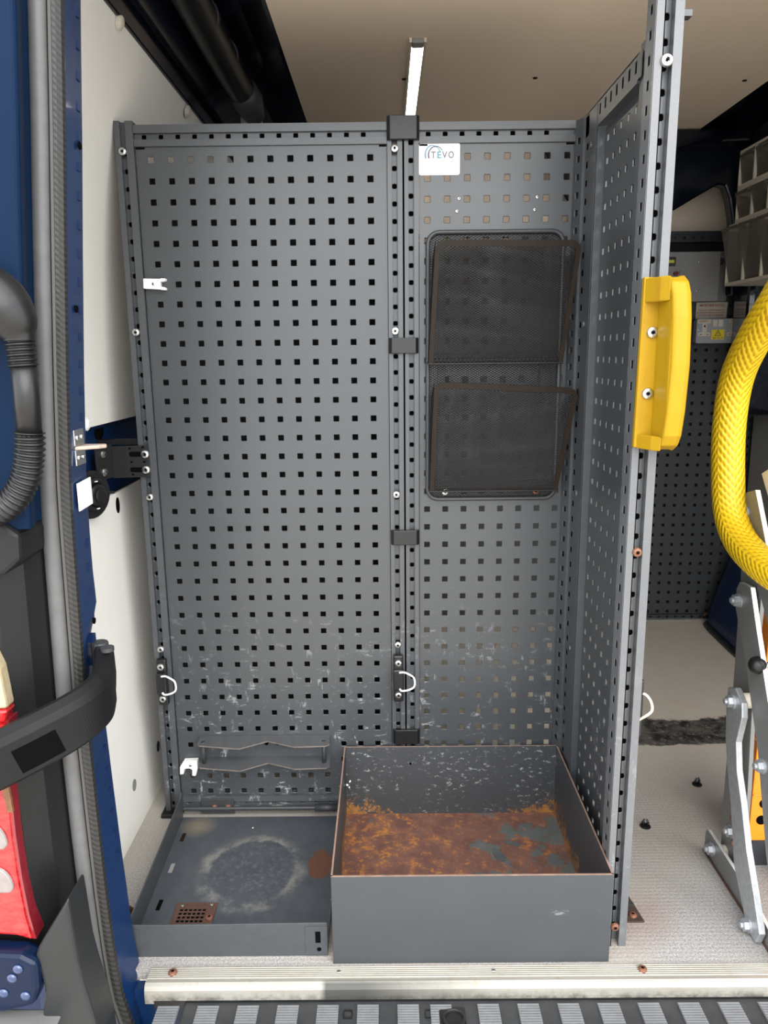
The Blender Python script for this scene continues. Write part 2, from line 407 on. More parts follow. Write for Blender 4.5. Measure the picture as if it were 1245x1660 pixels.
def root_of(o):
    while o.parent: o = o.parent
    return o
def obj(name, mb, mats, parent=None, label=None, bevel=0, smooth=False, seg=2, kind=None, fix=True):
    mats = mats if isinstance(mats, (list, tuple)) else [mats]
    off = root_of(parent).location if parent else (0, 0, 0)
    me = mb.mesh(name, mats, off, smooth)
    if fix:
        import bmesh
        b = bmesh.new(); b.from_mesh(me); bmesh.ops.recalc_face_normals(b, faces=b.faces); b.to_mesh(me); b.free()
    o = bpy.data.objects.new(name, me); COL.objects.link(o)
    if parent: o.parent = parent
    if label: o['label'] = label
    if kind: o['kind'] = kind
    if bevel:
        bv = o.modifiers.new('bevel', 'BEVEL'); bv.width = bevel; bv.segments = seg; bv.limit_method = 'ANGLE'; bv.angle_limit = .6
    return o
def tag(o, label, cat, group=None):
    o['label'] = label; o['category'] = cat
    if group: o['group'] = group
    return o
def thing(name, label, cat, loc=(0, 0, 0), group=None):
    o = bpy.data.objects.new(name, None); COL.objects.link(o); o.location = loc; o.empty_display_size = .05
    return tag(o, label, cat, group)
def struct(name, mb, m, parent=None, **k):
    o = obj(name, mb, m, parent, **k)
    if not parent: o['kind'] = 'structure'
    return o
def sm(path, n=6):
    """Catmull-Rom resample"""
    P = [Vector(p) for p in path]; out = []
    for i in range(len(P) - 1):
        a, b, c, d = P[max(i - 1, 0)], P[i], P[i + 1], P[min(i + 2, len(P) - 1)]
        for k in range(n):
            t = k / n
            out.append(.5 * ((2 * b) + (c - a) * t + (2 * a - 5 * b + 4 * c - d) * t * t + (3 * b - a - 3 * c + d) * t ** 3))
    out.append(P[-1]); return out
def rrect(w, h, r, n=5):
    out = []
    for cx, cy, a in ((w / 2 - r, h / 2 - r, 0), (-w / 2 + r, h / 2 - r, 90), (-w / 2 + r, -h / 2 + r, 180), (w / 2 - r, -h / 2 + r, 270)):
        for k in range(n + 1):
            t = math.radians(a + 90 * k / n); out.append((cx + r * math.cos(t), cy + r * math.sin(t)))
    return out
def rr_at(x0, x1, z0, z1, r, n=5): return [(x + (x0 + x1) / 2, z + (z0 + z1) / 2) for x, z in rrect(x1 - x0, z1 - z0, r, n)]

def perf(mb, O, U, V, nu, nv, pu, pv, hu, hv, ch, mu, mv, t=.002, mi=0, skip=()):
    """sheet with nu x nv chamfered holes (half sizes hu, hv); O = centre of first hole; mu/mv = (low, high) margins; N = U x V to the viewer"""
    O, U, V = Vector(O), Vector(U), Vector(V); N = U.cross(V)
    def P(u, v, w): return tuple(O + U * u + V * v + N * w)
    us = [-mu[0]] + [(i + .5) * pu for i in range(nu - 1)] + [(nu - 1) * pu + mu[1]]
    vs = [-mv[0]] + [(j + .5) * pv for j in range(nv - 1)] + [(nv - 1) * pv + mv[1]]
    def oct(cu, cv, g): return [(cu - hu - g, cv - hv - g + ch), (cu - hu - g + ch, cv - hv - g), (cu + hu + g - ch, cv - hv - g), (cu + hu + g, cv - hv - g + ch),
                             (cu + hu + g, cv + hv + g - ch), (cu + hu + g - ch, cv + hv + g), (cu - hu - g + ch, cv + hv + g), (cu - hu - g, cv + hv + g - ch)]
    bw = .0007
    for i in range(nu):
        for j in range(nv):
            a, b, c, d = us[i], us[i + 1], vs[j], vs[j + 1]
            if (i, j) in skip:
                for w in (0, -t): mb.quad([P(a, c, w), P(b, c, w), P(b, d, w), P(a, d, w)], mi)
                continue
            cu, cv = i * pu, j * pv
            k = len(mb.v)
            cor = [(a, c), (b, c), (b, d), (a, d)]
            o1, o2 = oct(cu, cv, bw), oct(cu, cv, 0)
            mb.v += [P(*q, 0) for q in cor] + [P(*q, 0) for q in o1] + [P(*q, -bw) for q in o2] + [P(*q, -t) for q in o2] + [P(*q, -t) for q in cor]
            A, B, Cc, D, E = k, k + 4, k + 12, k + 20, k + 28
            fs = [(A, A + 1, B + 2, B + 1), (A + 1, A + 2, B + 4, B + 3), (A + 2, A + 3, B + 6, B + 5), (A + 3, A, B, B + 7),
                  (A, B + 1, B), (A + 1, B + 3, B + 2), (A + 2, B + 5, B + 4), (A + 3, B + 7, B + 6)]
            fs += [tuple({A: E}.get(x - (x - A), x) if False else x for x in f) for f in ()]
            for e in range(8):
                e2 = (e + 1) % 8
                fs.append((B + e, B + e2, Cc + e2, Cc + e)); fs.append((Cc + e, Cc + e2, D + e2, D + e))
            fs += [(E, D + 1, D + 2, E + 1), (E + 1, D + 3, D + 4, E + 2), (E + 2, D + 5, D + 6, E + 3), (E + 3, D + 7, D, E),
                   (E, D, D + 1), (E + 1, D + 2, D + 3), (E + 2, D + 4, D + 5), (E + 3, D + 6, D + 7)]
            mb.f += fs; mb.m += [mi] * len(fs)
    a, b, c, d = us[0], us[-1], vs[0], vs[-1]
    for p, q in (((a, c), (b, c)), ((b, c), (b, d)), ((b, d), (a, d)), ((a, d), (a, c))):
        mb.quad([P(*p, 0), P(*p, -t), P(*q, -t), P(*q, 0)], mi)
    return mb

# screws: shared meshes, axis +Z out of the surface
def screw_mesh(name, m, r, h):
    mb = MB()
    mb.lathe([(r, 0), (r, h * .35), (r * .86, h * .78), (r * .5, h), (r * .42, h), (r * .36, h * .55)], 14)
    n = 12
    ring = [((r * (.40 if k % 2 else .22)) * math.cos(2 * PI * k / n), (r * (.40 if k % 2 else .22)) * math.sin(2 * PI * k / n), h * 1.01) for k in range(n)]
    i = len(mb.v); mb.v += ring; mb.f.append(tuple(range(i, i + n))); mb.m.append(1)
    return mb.mesh(name, [m, M_SLOT], smooth=False)
SCREW = screw_mesh('screw', M_STEEL, .0078, .0048)
SCREWB = screw_mesh('screw', M_STEEL, .0088, .0055)
SCREWR = screw_mesh('screw', M_COPPER, .0075, .0050)
SCREWS = screw_mesh('screw', M_STEEL, .0036, .0022)
def hexbolt_mesh(name, m, r, h):
    mb = MB(); mb.lathe([(r * 1.25, 0), (r * 1.25, h * .25)], 18); mb.lathe([(r, h * .25), (r, h * .92), (r * .85, h)], 6)
    mb.lathe([(r * .5, h), (r * .5, h * 1.35)], 10)
    return mb.mesh(name, [m])
BOLT = hexbolt_mesh('bolt', M_GALV, .011, .012)
BOLTR = hexbolt_mesh('bolt', M_COPPER, .0085, .008)
def put(mesh, name, pos, nrm, parent, label=None):
    o = bpy.data.objects.new(name, mesh); COL.objects.link(o)
    off = Vector(root_of(parent).location) if parent else Vector()
    o.parent = parent; o.location = Vector(pos) - off; o.rotation_mode = 'QUATERNION'
    o.rotation_quaternion = Vector(nrm).to_track_quat('Z', 'Y')
    if label: o['label'] = label
    return o
def text(s, size, pos, parent, m, width=None, face='-y', align='CENTER', name='lettering'):
    c = bpy.data.curves.new(name, 'FONT'); c.body = s; c.size = size; c.align_x = align; c.align_y = 'CENTER'; c.extrude = .0001; c.offset = size * .018
    c.materials.append(m); c.resolution_u = 3
    o = bpy.data.objects.new(name, c); COL.objects.link(o)
    off = Vector(root_of(parent).location); o.parent = parent; o.location = Vector(pos) - off
    o.rotation_euler = (PI / 2, 0, 0)
    if width:
        bpy.context.view_layer.update(); w = o.dimensions.x
        if w > 0: o.scale.x = width / w
    bpy.context.view_layer.update()
    me = bpy.data.meshes.new_from_object(o.evaluated_get(bpy.context.evaluated_depsgraph_get()))
    n = bpy.data.objects.new(name, me); COL.objects.link(n); n.parent = parent
    n.location = o.location; n.rotation_euler = o.rotation_euler; n.scale = o.scale
    bpy.data.objects.remove(o); bpy.data.curves.remove(c)
    return n

# ================================================================== THE VAN SHELL
CZ = 1.70
struct('floor', MB().box(-.125, 1.80, -.449, 1.30, -.02, 0), M_FLOOR)
struct('floor_outside', MB().quad([(-6, -8, -.65), (8, -8, -.65), (8, 6, -.65), (-6, 6, -.65)]), M_GROUND)
ceil = struct('ceiling', MB().box(.215, 1.44, -.40, 1.30, CZ, CZ + .012), M_CEIL)
for x, y in ((.497, .557), (.83, .56), (1.377, .597), (1.09, .288)):
    mb = MB(); mb.lathe([(.006, 0), (.006, .002), (.003, .003)], 12, Matrix.Translation((x, y, CZ)) @ Matrix.Rotation(PI, 4, 'X'))
    obj('screw', mb, M_FRAME, ceil)
# left wall: skin, two lining boards, the bare blue mid rail between them
wall_l = struct('wall_left', MB().box(-.30, -.165, -.42, 1.30, -.3, 1.75), M_BLUEIN)
lo = [(-.110, 0), (-.118, .2), (-.125, .45), (-.130, .737)]
mb = MB(); mb.prism([(x, z) for x, z in lo] + [(x - .006, z) for x, z in reversed(lo)], 'y', -.42, 1.25)
obj('lining_panel', mb, M_WALL, wall_l, fix=True)
up = [(-.134, .885), (-.128, 1.05), (-.108, 1.25), (-.07, 1.43), (-.022, 1.612)]
up = [(p.x, p.z) for p in sm([(x, 0, z) for x, z in up], 5)]
mb = MB(); mb.prism(up + [(x - .006, z) for x, z in reversed(up)], 'y', -.42, 1.25)
obj('lining_panel', mb, M_WALL, wall_l, smooth=False)
mr = [(-.150, .73), (-.146, .742), (-.152, .76), (-.152, .872), (-.146, .884), (-.150, .892)]
mb = MB(); mb.prism(mr + [(-.17, .892), (-.17, .73)], 'y', -.42, 1.25); obj('mid_rail', mb, M_BLUE, wall_l, 'bare blue steel rail between the boards', bevel=.002)
def wall_disc(y, z, ry, rz, m, nm, x=-.1495):
    mb = MB(); mb.lathe([(1, 0), (1, .0012)], 20, Matrix.Translation((x, y, z)) @ Matrix.Rotation(PI / 2, 4, 'Y') @ Matrix.Diagonal((rz, ry, 1, 1)))
    return obj(nm, mb, m, wall_l)
wall_disc(.020, .866, .026, .015, M_SLOT, 'oval_hole', -.152)
wall_disc(.03, .71, .010, .017, M_SLOT, 'round_hole', -.1292)
wall_disc(-.055, .105, .011, .013, M_GREYLIN, 'plug', -.1135)
wall_disc(.12, .10, .010, .013, M_DARK, 'plug', -.1135)
for y, z, m in ((-.058, 1.600, M_CREAM), (.409, 1.588, M_CREAM)):
    mb = MB(); mb.lathe([(.014, 0), (.014, .004), (.009, .008), (.004, .009)], 14, Matrix.Translation((-.024, y, z)) @ Matrix.Rotation(PI / 2 + .25, 4, 'Y'))
    obj('panel_clip', mb, m, wall_l, smooth=False)
mb = MB(); mb.lathe([(.013, 0), (.013, .005), (.006, .010)], 12, Matrix.Translation((-.136, -.090, .893)) @ Matrix.Rotation(PI / 2, 4, 'Y'))
obj('panel_clip', mb, M_WHITE, wall_l)

# left cant rail, dark blue, with the black cable trunk along it
cl = [(-.030, 1.606), (-.018, 1.604), (.000, 1.640), (.018, 1.622), (.034, 1.655), (.055, 1.700), (.10, 1.728), (.150, 1.726), (.205, 1.703), (.220, 1.699)]
mb = MB(); mb.prism(cl + [(.22, 1.75), (-.10, 1.75), (-.10, 1.62)], 'y', -.42, 1.28); struct('trim_1', mb, M_NAVY, bevel=.004)
t = thing('cable_conduit', 'thick black cable conduit running under the dark blue roof edge', 'cable conduit', (.09, -.4, 1.655))
pts = [(.088, y, 1.672 - .006 * math.sin(y * 5)) for y in [(-.40 + .05 * i) for i in range(20)]]
obj('tube', MB().tube(pts, .034, 18), M_BLACK, t, smooth=True)
mb = MB()
for y in (.10, .30): obj('tape_band', MB().tube([(.088, y, 1.672), (.088, y + .012, 1.672)], .036, 18), M_DARK, t)
obj('end_cap', MB().tube([(.09, .52, 1.668), (.098, .56, 1.655), (.108, .61, 1.63)], [.038, .04, .026], 16), M_DARK, t, smooth=True)
obj('mount', MB().box(.07, .12, .60, .66, 1.585, 1.69), M_GREYBOX, t, 'grey mount', bevel=.004)

# right side
wall_r = struct('wall_right', MB().box(1.80, 1.86, -.42, 1.30, -.3, 1.75), M_NAVY)
obj('lining_panel', MB().box(1.768, 1.80, -.42, 1.20, 0, .80), M_GREYLIN, wall_r, 'grey lower lining board')
obj('pillar', MB().prism([(1.62, 1.0), (1.80, 1.0), (1.80, 1.2), (1.66, 1.2)], 'z', .80, 1.70), M_FOIL, wall_r, bevel=.02)
cr = [(1.43, 1.699), (1.45, 1.703), (1.52, 1.715), (1.60, 1.69), (1.64, 1.64), (1.70, 1.60), (1.76, 1.50), (1.80, 1.42)]
mb = MB(); mb.prism(cr + [(1.86, 1.42), (1.86, 1.75), (1.43, 1.75)], 'y', -.42, 1.28); struct('trim_2', mb, M_NAVY, bevel=.006)
# arched dark-blue roof bow in front of the cab bulkhead
arch = [(1.13, 1.37), (1.22, 1.395), (1.40, 1.471), (1.489, 1.522), (1.545, 1.553), (1.568, 1.548), (1.585, 1.51), (1.598, 1.455), (1.607, 1.40), (1.615, 1.2), (1.80, 1.2), (1.80, 1.74), (.92, 1.74), (.96, 1.66)]
struct('trim_4', MB().prism(arch, 'y', 1.12, 1.17), M_NAVY, bevel=.006)
struct('trim_11', MB().prism([(-.16, 1.05), (.10, 1.10), (.30, 1.42), (.46, 1.62), (.50, 1.74), (-.16, 1.74)], 'y', 1.12, 1.17), M_NAVY, bevel=.006)
struct('trim_5', MB().prism([(1.16, 1.60), (1.44, 1.655), (1.60, 1.66), (1.60, 1.698), (1.16, 1.698)], 'y', 1.02, 1.125), M_FOIL, bevel=.008)
# front bulkhead: beige board above, perforated dark sheet below
wall_f = struct('wall_front', MB().box(-.16, 1.80, 1.285, 1.32, 0, 1.75), M_CEIL)
mb = MB(); perf(mb, (1.219, 1.25, .031), (1, 0, 0), (0, 0, 1), 15, 35, .038, .038, .0055, .0055, .0013, (.03, .022), (.012, .03)); obj('perforated_panel', mb, M_BULK, wall_f, 'dark perforated sheet', fix=False)
obj('backing_board', MB().box(-.12, 1.79, 1.268, 1.284, 0, 1.39), M_BACK, wall_f)
obj('plain_panel', MB().box(-.12, 1.189, 1.248, 1.262, 0, 1.40), M_BULK, wall_f)
mb = MB(); perf(mb, (1.20, 1.238, 1.402), (1, 0, 0), (0, 0, 1), 18, 1, .032, .04, .006, .004, .0015, (.3, .03), (.007, .011), t=.004)
mb.box(-.1, 1.775, 1.234, 1.262, 1.413, 1.424); mb.box(-.1, 1.775, 1.234, 1.262, 1.388, 1.395); mb.box(.9, 1.775, 1.252, 1.262, 1.39, 1.42)
obj('top_rail', mb, M_BULK, wall_f, fix=False)
mb = MB(); perf(mb, (1.20, 1.238, .012), (1, 0, 0), (0, 0, 1), 18, 1, .032, .04, .005, .003, .001, (.3, .02), (.006, .006), t=.004)
mb.box(.90, 1.77, 1.234, 1.262, .018, .022); obj('bottom_rail', mb, M_BULK, wall_f, fix=False)
mb = MB(); perf(mb, (1.772, 1.238, .03), (1, 0, 0), (0, 0, 1), 1, 42, .04, .032, .004, .006, .001, (.008, .008), (.03, .03), t=.004)
mb.box(1.757, 1.764, 1.225, 1.262, 0, 1.39); mb.box(1.780, 1.787, 1.225, 1.262, 0, 1.39); obj('post', mb, M_BULK, wall_f, fix=False)
obj('pale_strip', MB().box(.86, 1.62, 1.222, 1.262, 0, .006), M_GREYLIN, wall_f)
for x in (1.665, 1.70): put(SCREWR, 'screw', (x, 1.234, .02), (0, -1, 0), wall_f, 'rusted screw')
# wheel arch hump with black rubber foot
mb = MB(); rings = []
for z, xo, yo in ((0, 1.640, .0), (.05, 1.645, .0), (.12, 1.66, .005), (.20, 1.68, .012), (.30, 1.71, .02), (.38, 1.745, .03), (.42, 1.795, .05)):
    rings.append([(xo, 1.16 - yo, z), (xo - .005, 1.10, z), (xo - .012, .90, z), (xo - .012, .50, z), (1.80, .50, z), (1.80, 1.20, z), (xo + .06, 1.215 - yo, z)])
mb.loft(rings); wh = struct('trim_6', mb, M_BLUEIN, bevel=.004)
obj('rubber_foot', MB().tube([(1.70, 1.215, .008), (1.642, 1.165, .008), (1.632, 1.10, .008), (1.624, .90, .008), (1.624, .5, .008)], .011, 8), M_BLACK, wh, 'black rubber skirt', smooth=True)
struct('hole_shade_board', MB().box(-.118, .462, .20, .215, 0, 1.41), M_BACK)  # added unseen board: turns the left panel holes dark and shades the wall
struct('trim_13', MB().box(-.06, 1.75, -.468, -.45, -.30, -.021), M_BLUE)
# roof, header, right pillar of the rear opening (out of frame; they close the van)
struct('roof', MB().box(-.30, 1.86, -.50, 1.32, 1.752, 1.79), M_BLUE)
struct('trim_7', MB().box(-.30, 1.95, -.56, -.42, 1.64, 1.79), M_BLUE, bevel=.01)
struct('trim_8', MB().box(1.66, 1.95, -.58, -.42, -.20, 1.64), M_BLUE, bevel=.01)

# ------------------------------------------------------------------ rear opening, left side
SX = [(-.40, .10), (-.22, .062), (-.12, .034), (-.058, .016), (.014, .001), (.10, -.004), (.186, -.007), (.349, -.009), (.503, -.010), (.649, -.007), (.832, -.003),
      (1.003, .009), (1.163, .022), (1.313, .035), (1.454, .046), (1.64, .062)]
def sx(z):
    for (a, b), (c, d) in zip(SX, SX[1:]):
        if z <= c: t = max(0, (z - a) / (c - a)); return b + (d - b) * t
    return SX[-1][1]
ZS = [-.30, -.22, -.16, -.12, -.08, -.04, 0, .05] + [.1 + .05 * i for i in range(31)]
def col(profile, z0, z1, name, m, parent=None, closed=True, **k):
    mb = MB(); mb.loft([[(x, y, z) for x, y in profile(z)] for z in ZS if z0 - 1e-6 <= z <= z1 + 1e-6], closed)
    return (struct if parent is None else obj)(name, mb, m, parent, **k)
def flange(z):
    e = sx(z) + (.006 if z < .15 else .006 - .008 * min(1, (z - .15) / .4))
    if z < -.02: e -= .5 * (-.02 - z)
    if .60 < z < .71: e += .006 * (1 - abs(z - .655) / .055) * .5
    if .53 < z < .62: e -= .009
    return [(sx(z) - .006, -.503), (sx(z) + .001, -.500), (sx(z) + .001, -.494), (e, -.434), (e - .004, -.424), (e - .05, -.421), (-.165, -.421), (-.165, -.44), (sx(z) - .05, -.46), (sx(z) - .03, -.50)]
tr3 = col(flange, -.22, 1.6, 'trim_3', M_BLUE, bevel=0)
mb = MB()
for i in range(34):
    z = 1.46 - i * .0375
    if .78 < z < .93: continue
    e = (sx(z) + .001) * .3 + .7 * (sx(z) + (.006 if z < .15 else .006 - .008 * min(1, (z - .15) / .4)))
    mb.box(e - .006, e + .0012, -.455, -.444, z - .006, z + .006)
obj('slot', mb, M_BLUEIN, tr3, kind='stuff')
for z, y in ((1.298, -.452), (1.085, -.468), (.625, -.45)):
    mb = MB(); mb.lathe([(.005, 0), (.005, .002)], 12, Matrix.Translation((sx(z) + .0005, y, z)) @ Matrix.Rotation(PI / 2, 4, 'Y')); obj('hole', mb, M_SLOT, tr3)
# rubber door seal: bulb + corrugated lip
seal = thing('door_seal', 'long grey rubber seal around the left edge of the rear opening', 'seal', (0, -.51, 0))
def bulb(z):
    x = sx(z); o = []
    for k in range(14):
        a = 2 * PI * k / 14; o.append((x - .0245 + .0115 * math.cos(a), -.515 + .010 * math.sin(a)))
    return o
col(bulb, -.30, 1.6, 'bulb', M_RUBBER, seal, smooth=True)
col(lambda z: [(sx(z) - .0130, -.513), (sx(z) - .0110, -.516), (sx(z) - .0085, -.513), (sx(z) - .0085, -.500), (sx(z) - .014, -.500)], -.30, 1.6, 'ridge', mat('ridge_rubber', (.07, .066, .06), .4), seal)
col(lambda z: [(sx(z) - .0085, -.511), (sx(z) - .004, -.510), (sx(z) + .0010, -.505), (sx(z) + .0012, -.496), (sx(z) - .0085, -.496)], -.30, 1.6, 'lip', M_LIP, seal, 'dark corrugated gripping lip')
# painted corner of the body above, charcoal trim below it
def corner(z):
    a = sx(z)
    pts = [(a - .033, -.508), (a - .0325, -.535), (a - .025, -.562), (a - .0215, -.576)]
    for k in range(5):
        t = math.radians(90 * k / 4); pts.append((a - .0285 + .008 * math.cos(t), -.576 - .008 * math.sin(t)))
    pts += [(a - .08, -.592), (a - .18, -.604), (-.32, -.60), (-.32, -.508)]
    return pts
col(corner, .80, 1.6, 'trim_9', M_BLUEX, smooth=False)
def blk(z):
    a = sx(z)
    return [(a - .034, -.505), (a - .038, -.522), (a - .050, -.550), (a - .075, -.578), (-.32, -.592), (-.32, -.505)]
trim_b = col(blk, .10, .80, 'trim_10', M_TRIM)
mb = MB(); mb.prism([(-.31, .74), (-.06, .74), (-.036, .76), (-.034, .795), (-.055, .812), (-.31, .815)], 'y', -.595, -.51); obj('top_edge', mb, M_TRIM, trim_b, bevel=.006)
# bumper corner
bc = thing('rear_bumper_corner', 'dark grey plastic bumper corner under the charcoal side trim', 'bumper', (-.05, -.55, .1))
mb = MB(); mb.prism([(-.070, .178), (-.064, .190), (-.036, .234), (-.014, .270), (-.013, .248), (-.009, .166), (-.003, .124), (.005, .08), (.012, .03), (.02, -.22), (-.08, -.22), (-.072, .06), (-.062, .12)], 'y', -.615, -.55)
obj('corner_skin', mb, M_BUMP, bc, bevel=.008, seg=3)
mb = MB(); mb.prism([(-.30, .085), (-.12, .088), (-.074, .10), (-.064, .13), (-.062, .172), (-.085, .186), (-.30, .200)], 'y', -.625, -.59)
obj('painted_strip', mb, M_STRIP, bc, 'dark blue painted strip with water drops', bevel=.01, seg=3)
mb = MB()
for x, z in ((-.128, .165), (-.10, .15), (-.115, .125), (-.084, .12), (-.09, .165), (-.135, .12)):
    mb.lathe([(.008, 0), (.007, .002), (.004, .0035), (.001, .004)], 12, Matrix.Translation((x, -.625, z)) @ Matrix.Rotation(PI / 2, 4, 'X'))
obj('water_drop', mb, mat('drop_gloss', (.01, .03, .10), .05, coat=1.0), bc, kind='stuff', smooth=True)
mb = MB(); mb.prism([(-.30, .058), (-.10, .045), (-.055, .05), (-.04, .075), (-.09, .075), (-.30, .08)], 'y', -.655, -.60); obj('lower_lip', mb, M_ALUPL, bc, 'worn grey lower lip', bevel=.005)
# tail lamp
tl = thing('tail_lamp', 'red tail lamp with two clear lenses at the left edge', 'light', (-.10, -.58, .20))
edge = [(-.080, .535), (-.088, .443), (-.0895, .36), (-.088, .29), (-.084, .23), (-.078, .190)]
mb = MB(); mb.prism(edge + [(-.10, .198), (-.32, .215), (-.32, .552), (-.0735, .552)], 'y', -.600, -.575); obj('lens', mb, M_REDLAMP, tl, bevel=.004)
mb = MB(); mb.prism([(x + .004, z) for x, z in edge] + [(x - .001, z) for x, z in reversed(edge)], 'y', -.596, -.57); obj('lens_edge', mb, M_DARKRED, tl, 'dark red lamp edge')
for z, xc in ((.361, -.131), (.291, -.130)):
    mb = MB(); mb.prism([(x + xc, y + z) for x, y in ([(-.035, -.020), (.030, -.020)] + [(.012 + .024 * math.cos(PI * k / 16), -.012 + .034 * math.sin(PI * k / 16)) for k in range(9)] + [(-.035, .022)])], 'y', -.604, -.598); obj('clear_lens', mb, M_CHROME, tl, 'clear reversing lens', bevel=.003)
mb = MB(); mb.prism([(-.086, .50), (-.0815, .40), (-.0895, .40), (-.096, .50)], 'y', -.6035, -.599); obj('amber_strip', mb, mat('brown_lens', (.16, .07, .03), .2, var=.6, vscale=150), tl)
mb = MB(); mb.prism([(-.32, .60), (-.10, .640), (-.086, .632), (-.079, .610), (-.0745, .553), (-.32, .553)], 'y', -.599, -.575); obj('top_lens', mb, mat('gold_reflector', (.55, .45, .28), .3, .4, var=.5, vscale=90), tl, 'gold-tinted top lens', bevel=.004)

# door hinge arm
ha = thing('hinge_arm', 'curved black door hinge arm crossing the left seal', 'hinge', (-.03, -.55, .48))
path = sm([(.006, -.448, .560), (.014, -.475, .553), (.024, -.505, .545), (.0285, -.542, .538), (.011, -.580, .529), (-.033, -.612, .512), (-.096, -.642, .489), (-.17, -.668, .462)], 14)
rings = []
for i, p in enumerate(path):
    t = (path[min(i + 1, len(path) - 1)] - path[max(i - 1, 0)]).normalized()
    up_ = Vector((0, 0, 1)); up_ = (up_ - t * up_.dot(t)).normalized(); sd = t.cross(up_)
    if sd.y > 0 and sd.x > -.5: pass
    h = .024 + .014 * min(1, i / 12) ** .6; w = .013
    rings.append([p + up_ * a * h + sd * b * w for a, b in ((-1, -.55), (-.86, -1), (.55, -1), (.80, -.7), (1, .2), (1, .8), (.9, 1), (-.9, 1), (-1, .6))])
obj('arm', MB().loft(rings), M_HINGE, ha, bevel=.001)
mb = MB(); ring = []
for i in range(int(4.62 * 14), int(5.55 * 14)):
    P_ = path[i]; t = (path[i + 1] - path[i - 1]).normalized(); up_ = Vector((0, 0, 1)); up_ = (up_ - t * up_.dot(t)).normalized(); sd = t.cross(up_)
    if sd.y > 0: sd = -sd
    ring.append([P_ + up_ * a * .038 + sd * b for a, b in ((-.70, .0105), (-.70, .0136), (.25, .0136), (.25, .0105))])
mb.loft(ring)
obj('recess', mb, M_SLOT, ha)
obj('pivot', MB().tube([(.000, -.452, .528), (.000, -.452, .592)], .013, 14), M_DARK, ha, bevel=.003)
obj('knuckle', MB().tube([(.022, -.480, .588), (.022, -.480, .594)], .010, 14), M_DARK, ha)

# wiring hose between body and door
ho = thing('wiring_hose', 'black corrugated wiring hose hanging on the blue body corner', 'hose', (0, -.62, .95))
obj('boot', MB().tube(sm([(-.085, -.615, 1.098), (-.045, -.620, 1.096), (-.018, -.620, 1.083), (-.001, -.620, 1.063), (.0045, -.620, 1.046), (.0052, -.62, 1.040)], 5),
    [.044, .044, .044, .044, .043, .043, .042, .041, .040, .039, .038, .037, .035, .034, .032, .030, .028, .026, .024, .022, .020, .019, .0185, .018, .018, .018], 20), M_BLACK, ho, smooth=True)
def corr(path, r0, dr, per, n=16):
    P_ = sm(path, 40); L = 0; out = []; rr = []; last = P_[0]; acc = 0
    for p in P_:
        acc += (p - last).length; last = p
        out.append(p); rr.append(r0 + dr * math.cos(2 * PI * acc / per))
    return MB().tube(out, rr, n)
obj('upper_bellows', corr([(.0052, -.62, 1.042), (.0062, -.62, 1.022), (.0068, -.62, 1.010)], .0162, .0016, .0062), M_BLACK, ho, smooth=True)
obj('pipe', MB().tube([(.0068, -.62, 1.012), (.0068, -.62, .976), (.0055, -.62, .925)], .0150, 18), M_BLACK, ho, smooth=True)
obj('lower_bellows', corr([(.0055, -.62, .930), (.003, -.62, .905), (-.006, -.62, .872), (-.028, -.62, .842), (-.06, -.615, .826), (-.10, -.61, .822)], .0168, .0018, .0066), M_BLACK, ho, smooth=True)

# striker, label and socket on the left flange
st = thing('door_striker', 'rusty zinc door striker on the blue flange beside the hose', 'striker plate', (.0, -.46, .89))
for z0, z1 in ((.896, .919), (.868, .890)):
    obj('plate', MB().box(.001, .0045, -.484, -.450, z0, z1), M_STEEL, st, bevel=.001)
    for y in (-.475, -.459): put(SCREWS, 'screw', (.0045, y, (z0 + z1) / 2), (1, 0, 0), st)
mb = MB(); mb.prism([(.0, -.480), (.012, -.474), (.030, -.462), (.037, -.452), (.034, -.444), (.002, -.446)], 'z', .890, .8955); obj('prong', mb, mat('rusty_zinc', (.42, .34, .28), .5, .3, var=.3, vscale=60), st, bevel=.0015)
lb = obj('paper_label', MB().prism([(-.485, .803), (-.436, .805), (-.436, .845), (-.485, .843)], 'x', .0005, .0022), M_WHITE)
for v in lb.data.vertices: v.co.x += sx(.82) + .004
lb.rotation_euler = (0, 0, 0); tag(lb, 'white paper sticker on the blue flange beside the round black socket', 'sticker')
so = thing('round_socket', 'round black plastic power socket on the left wall below the bracket', 'socket', (-.11, -.13, .765))
Rm = Matrix.Translation((-.122, -.135, .764)) @ Matrix.Rotation(-.40, 4, 'Z') @ Matrix.Rotation(PI / 2, 4, 'Y')
obj('back_plate', MB().lathe([(.046, -.006), (.046, .008), (.042, .012)], 28, Rm), M_BLACK, so)
obj('ring', MB().lathe([(.032, .012), (.032, .017), (.029, .019), (.024, .019), (.024, .013)], 28, Rm), M_BLACK, so)
obj('cap', MB().lathe([(.021, .012), (.021, .024), (.017, .026), (.013, .0265), (.013, .030), (.010, .031)], 24, Rm), M_BLACK, so)
for zz in (.026, -.026):
    mb = MB().box(-.002, .002, -.003, .003, -.001, .001)
    mb.v = [tuple(Rm @ Vector((v[2] - zz, v[1], .0195 + v[0]))) for v in mb.v]
    obj('white_mark', mb, M_WHITE, so)
obj('tab', MB().tube([tuple(Rm @ Vector((0, .028, .012))), tuple(Rm @ Vector((.004, .052, .012)))], .003, 8), M_BLACK, so)

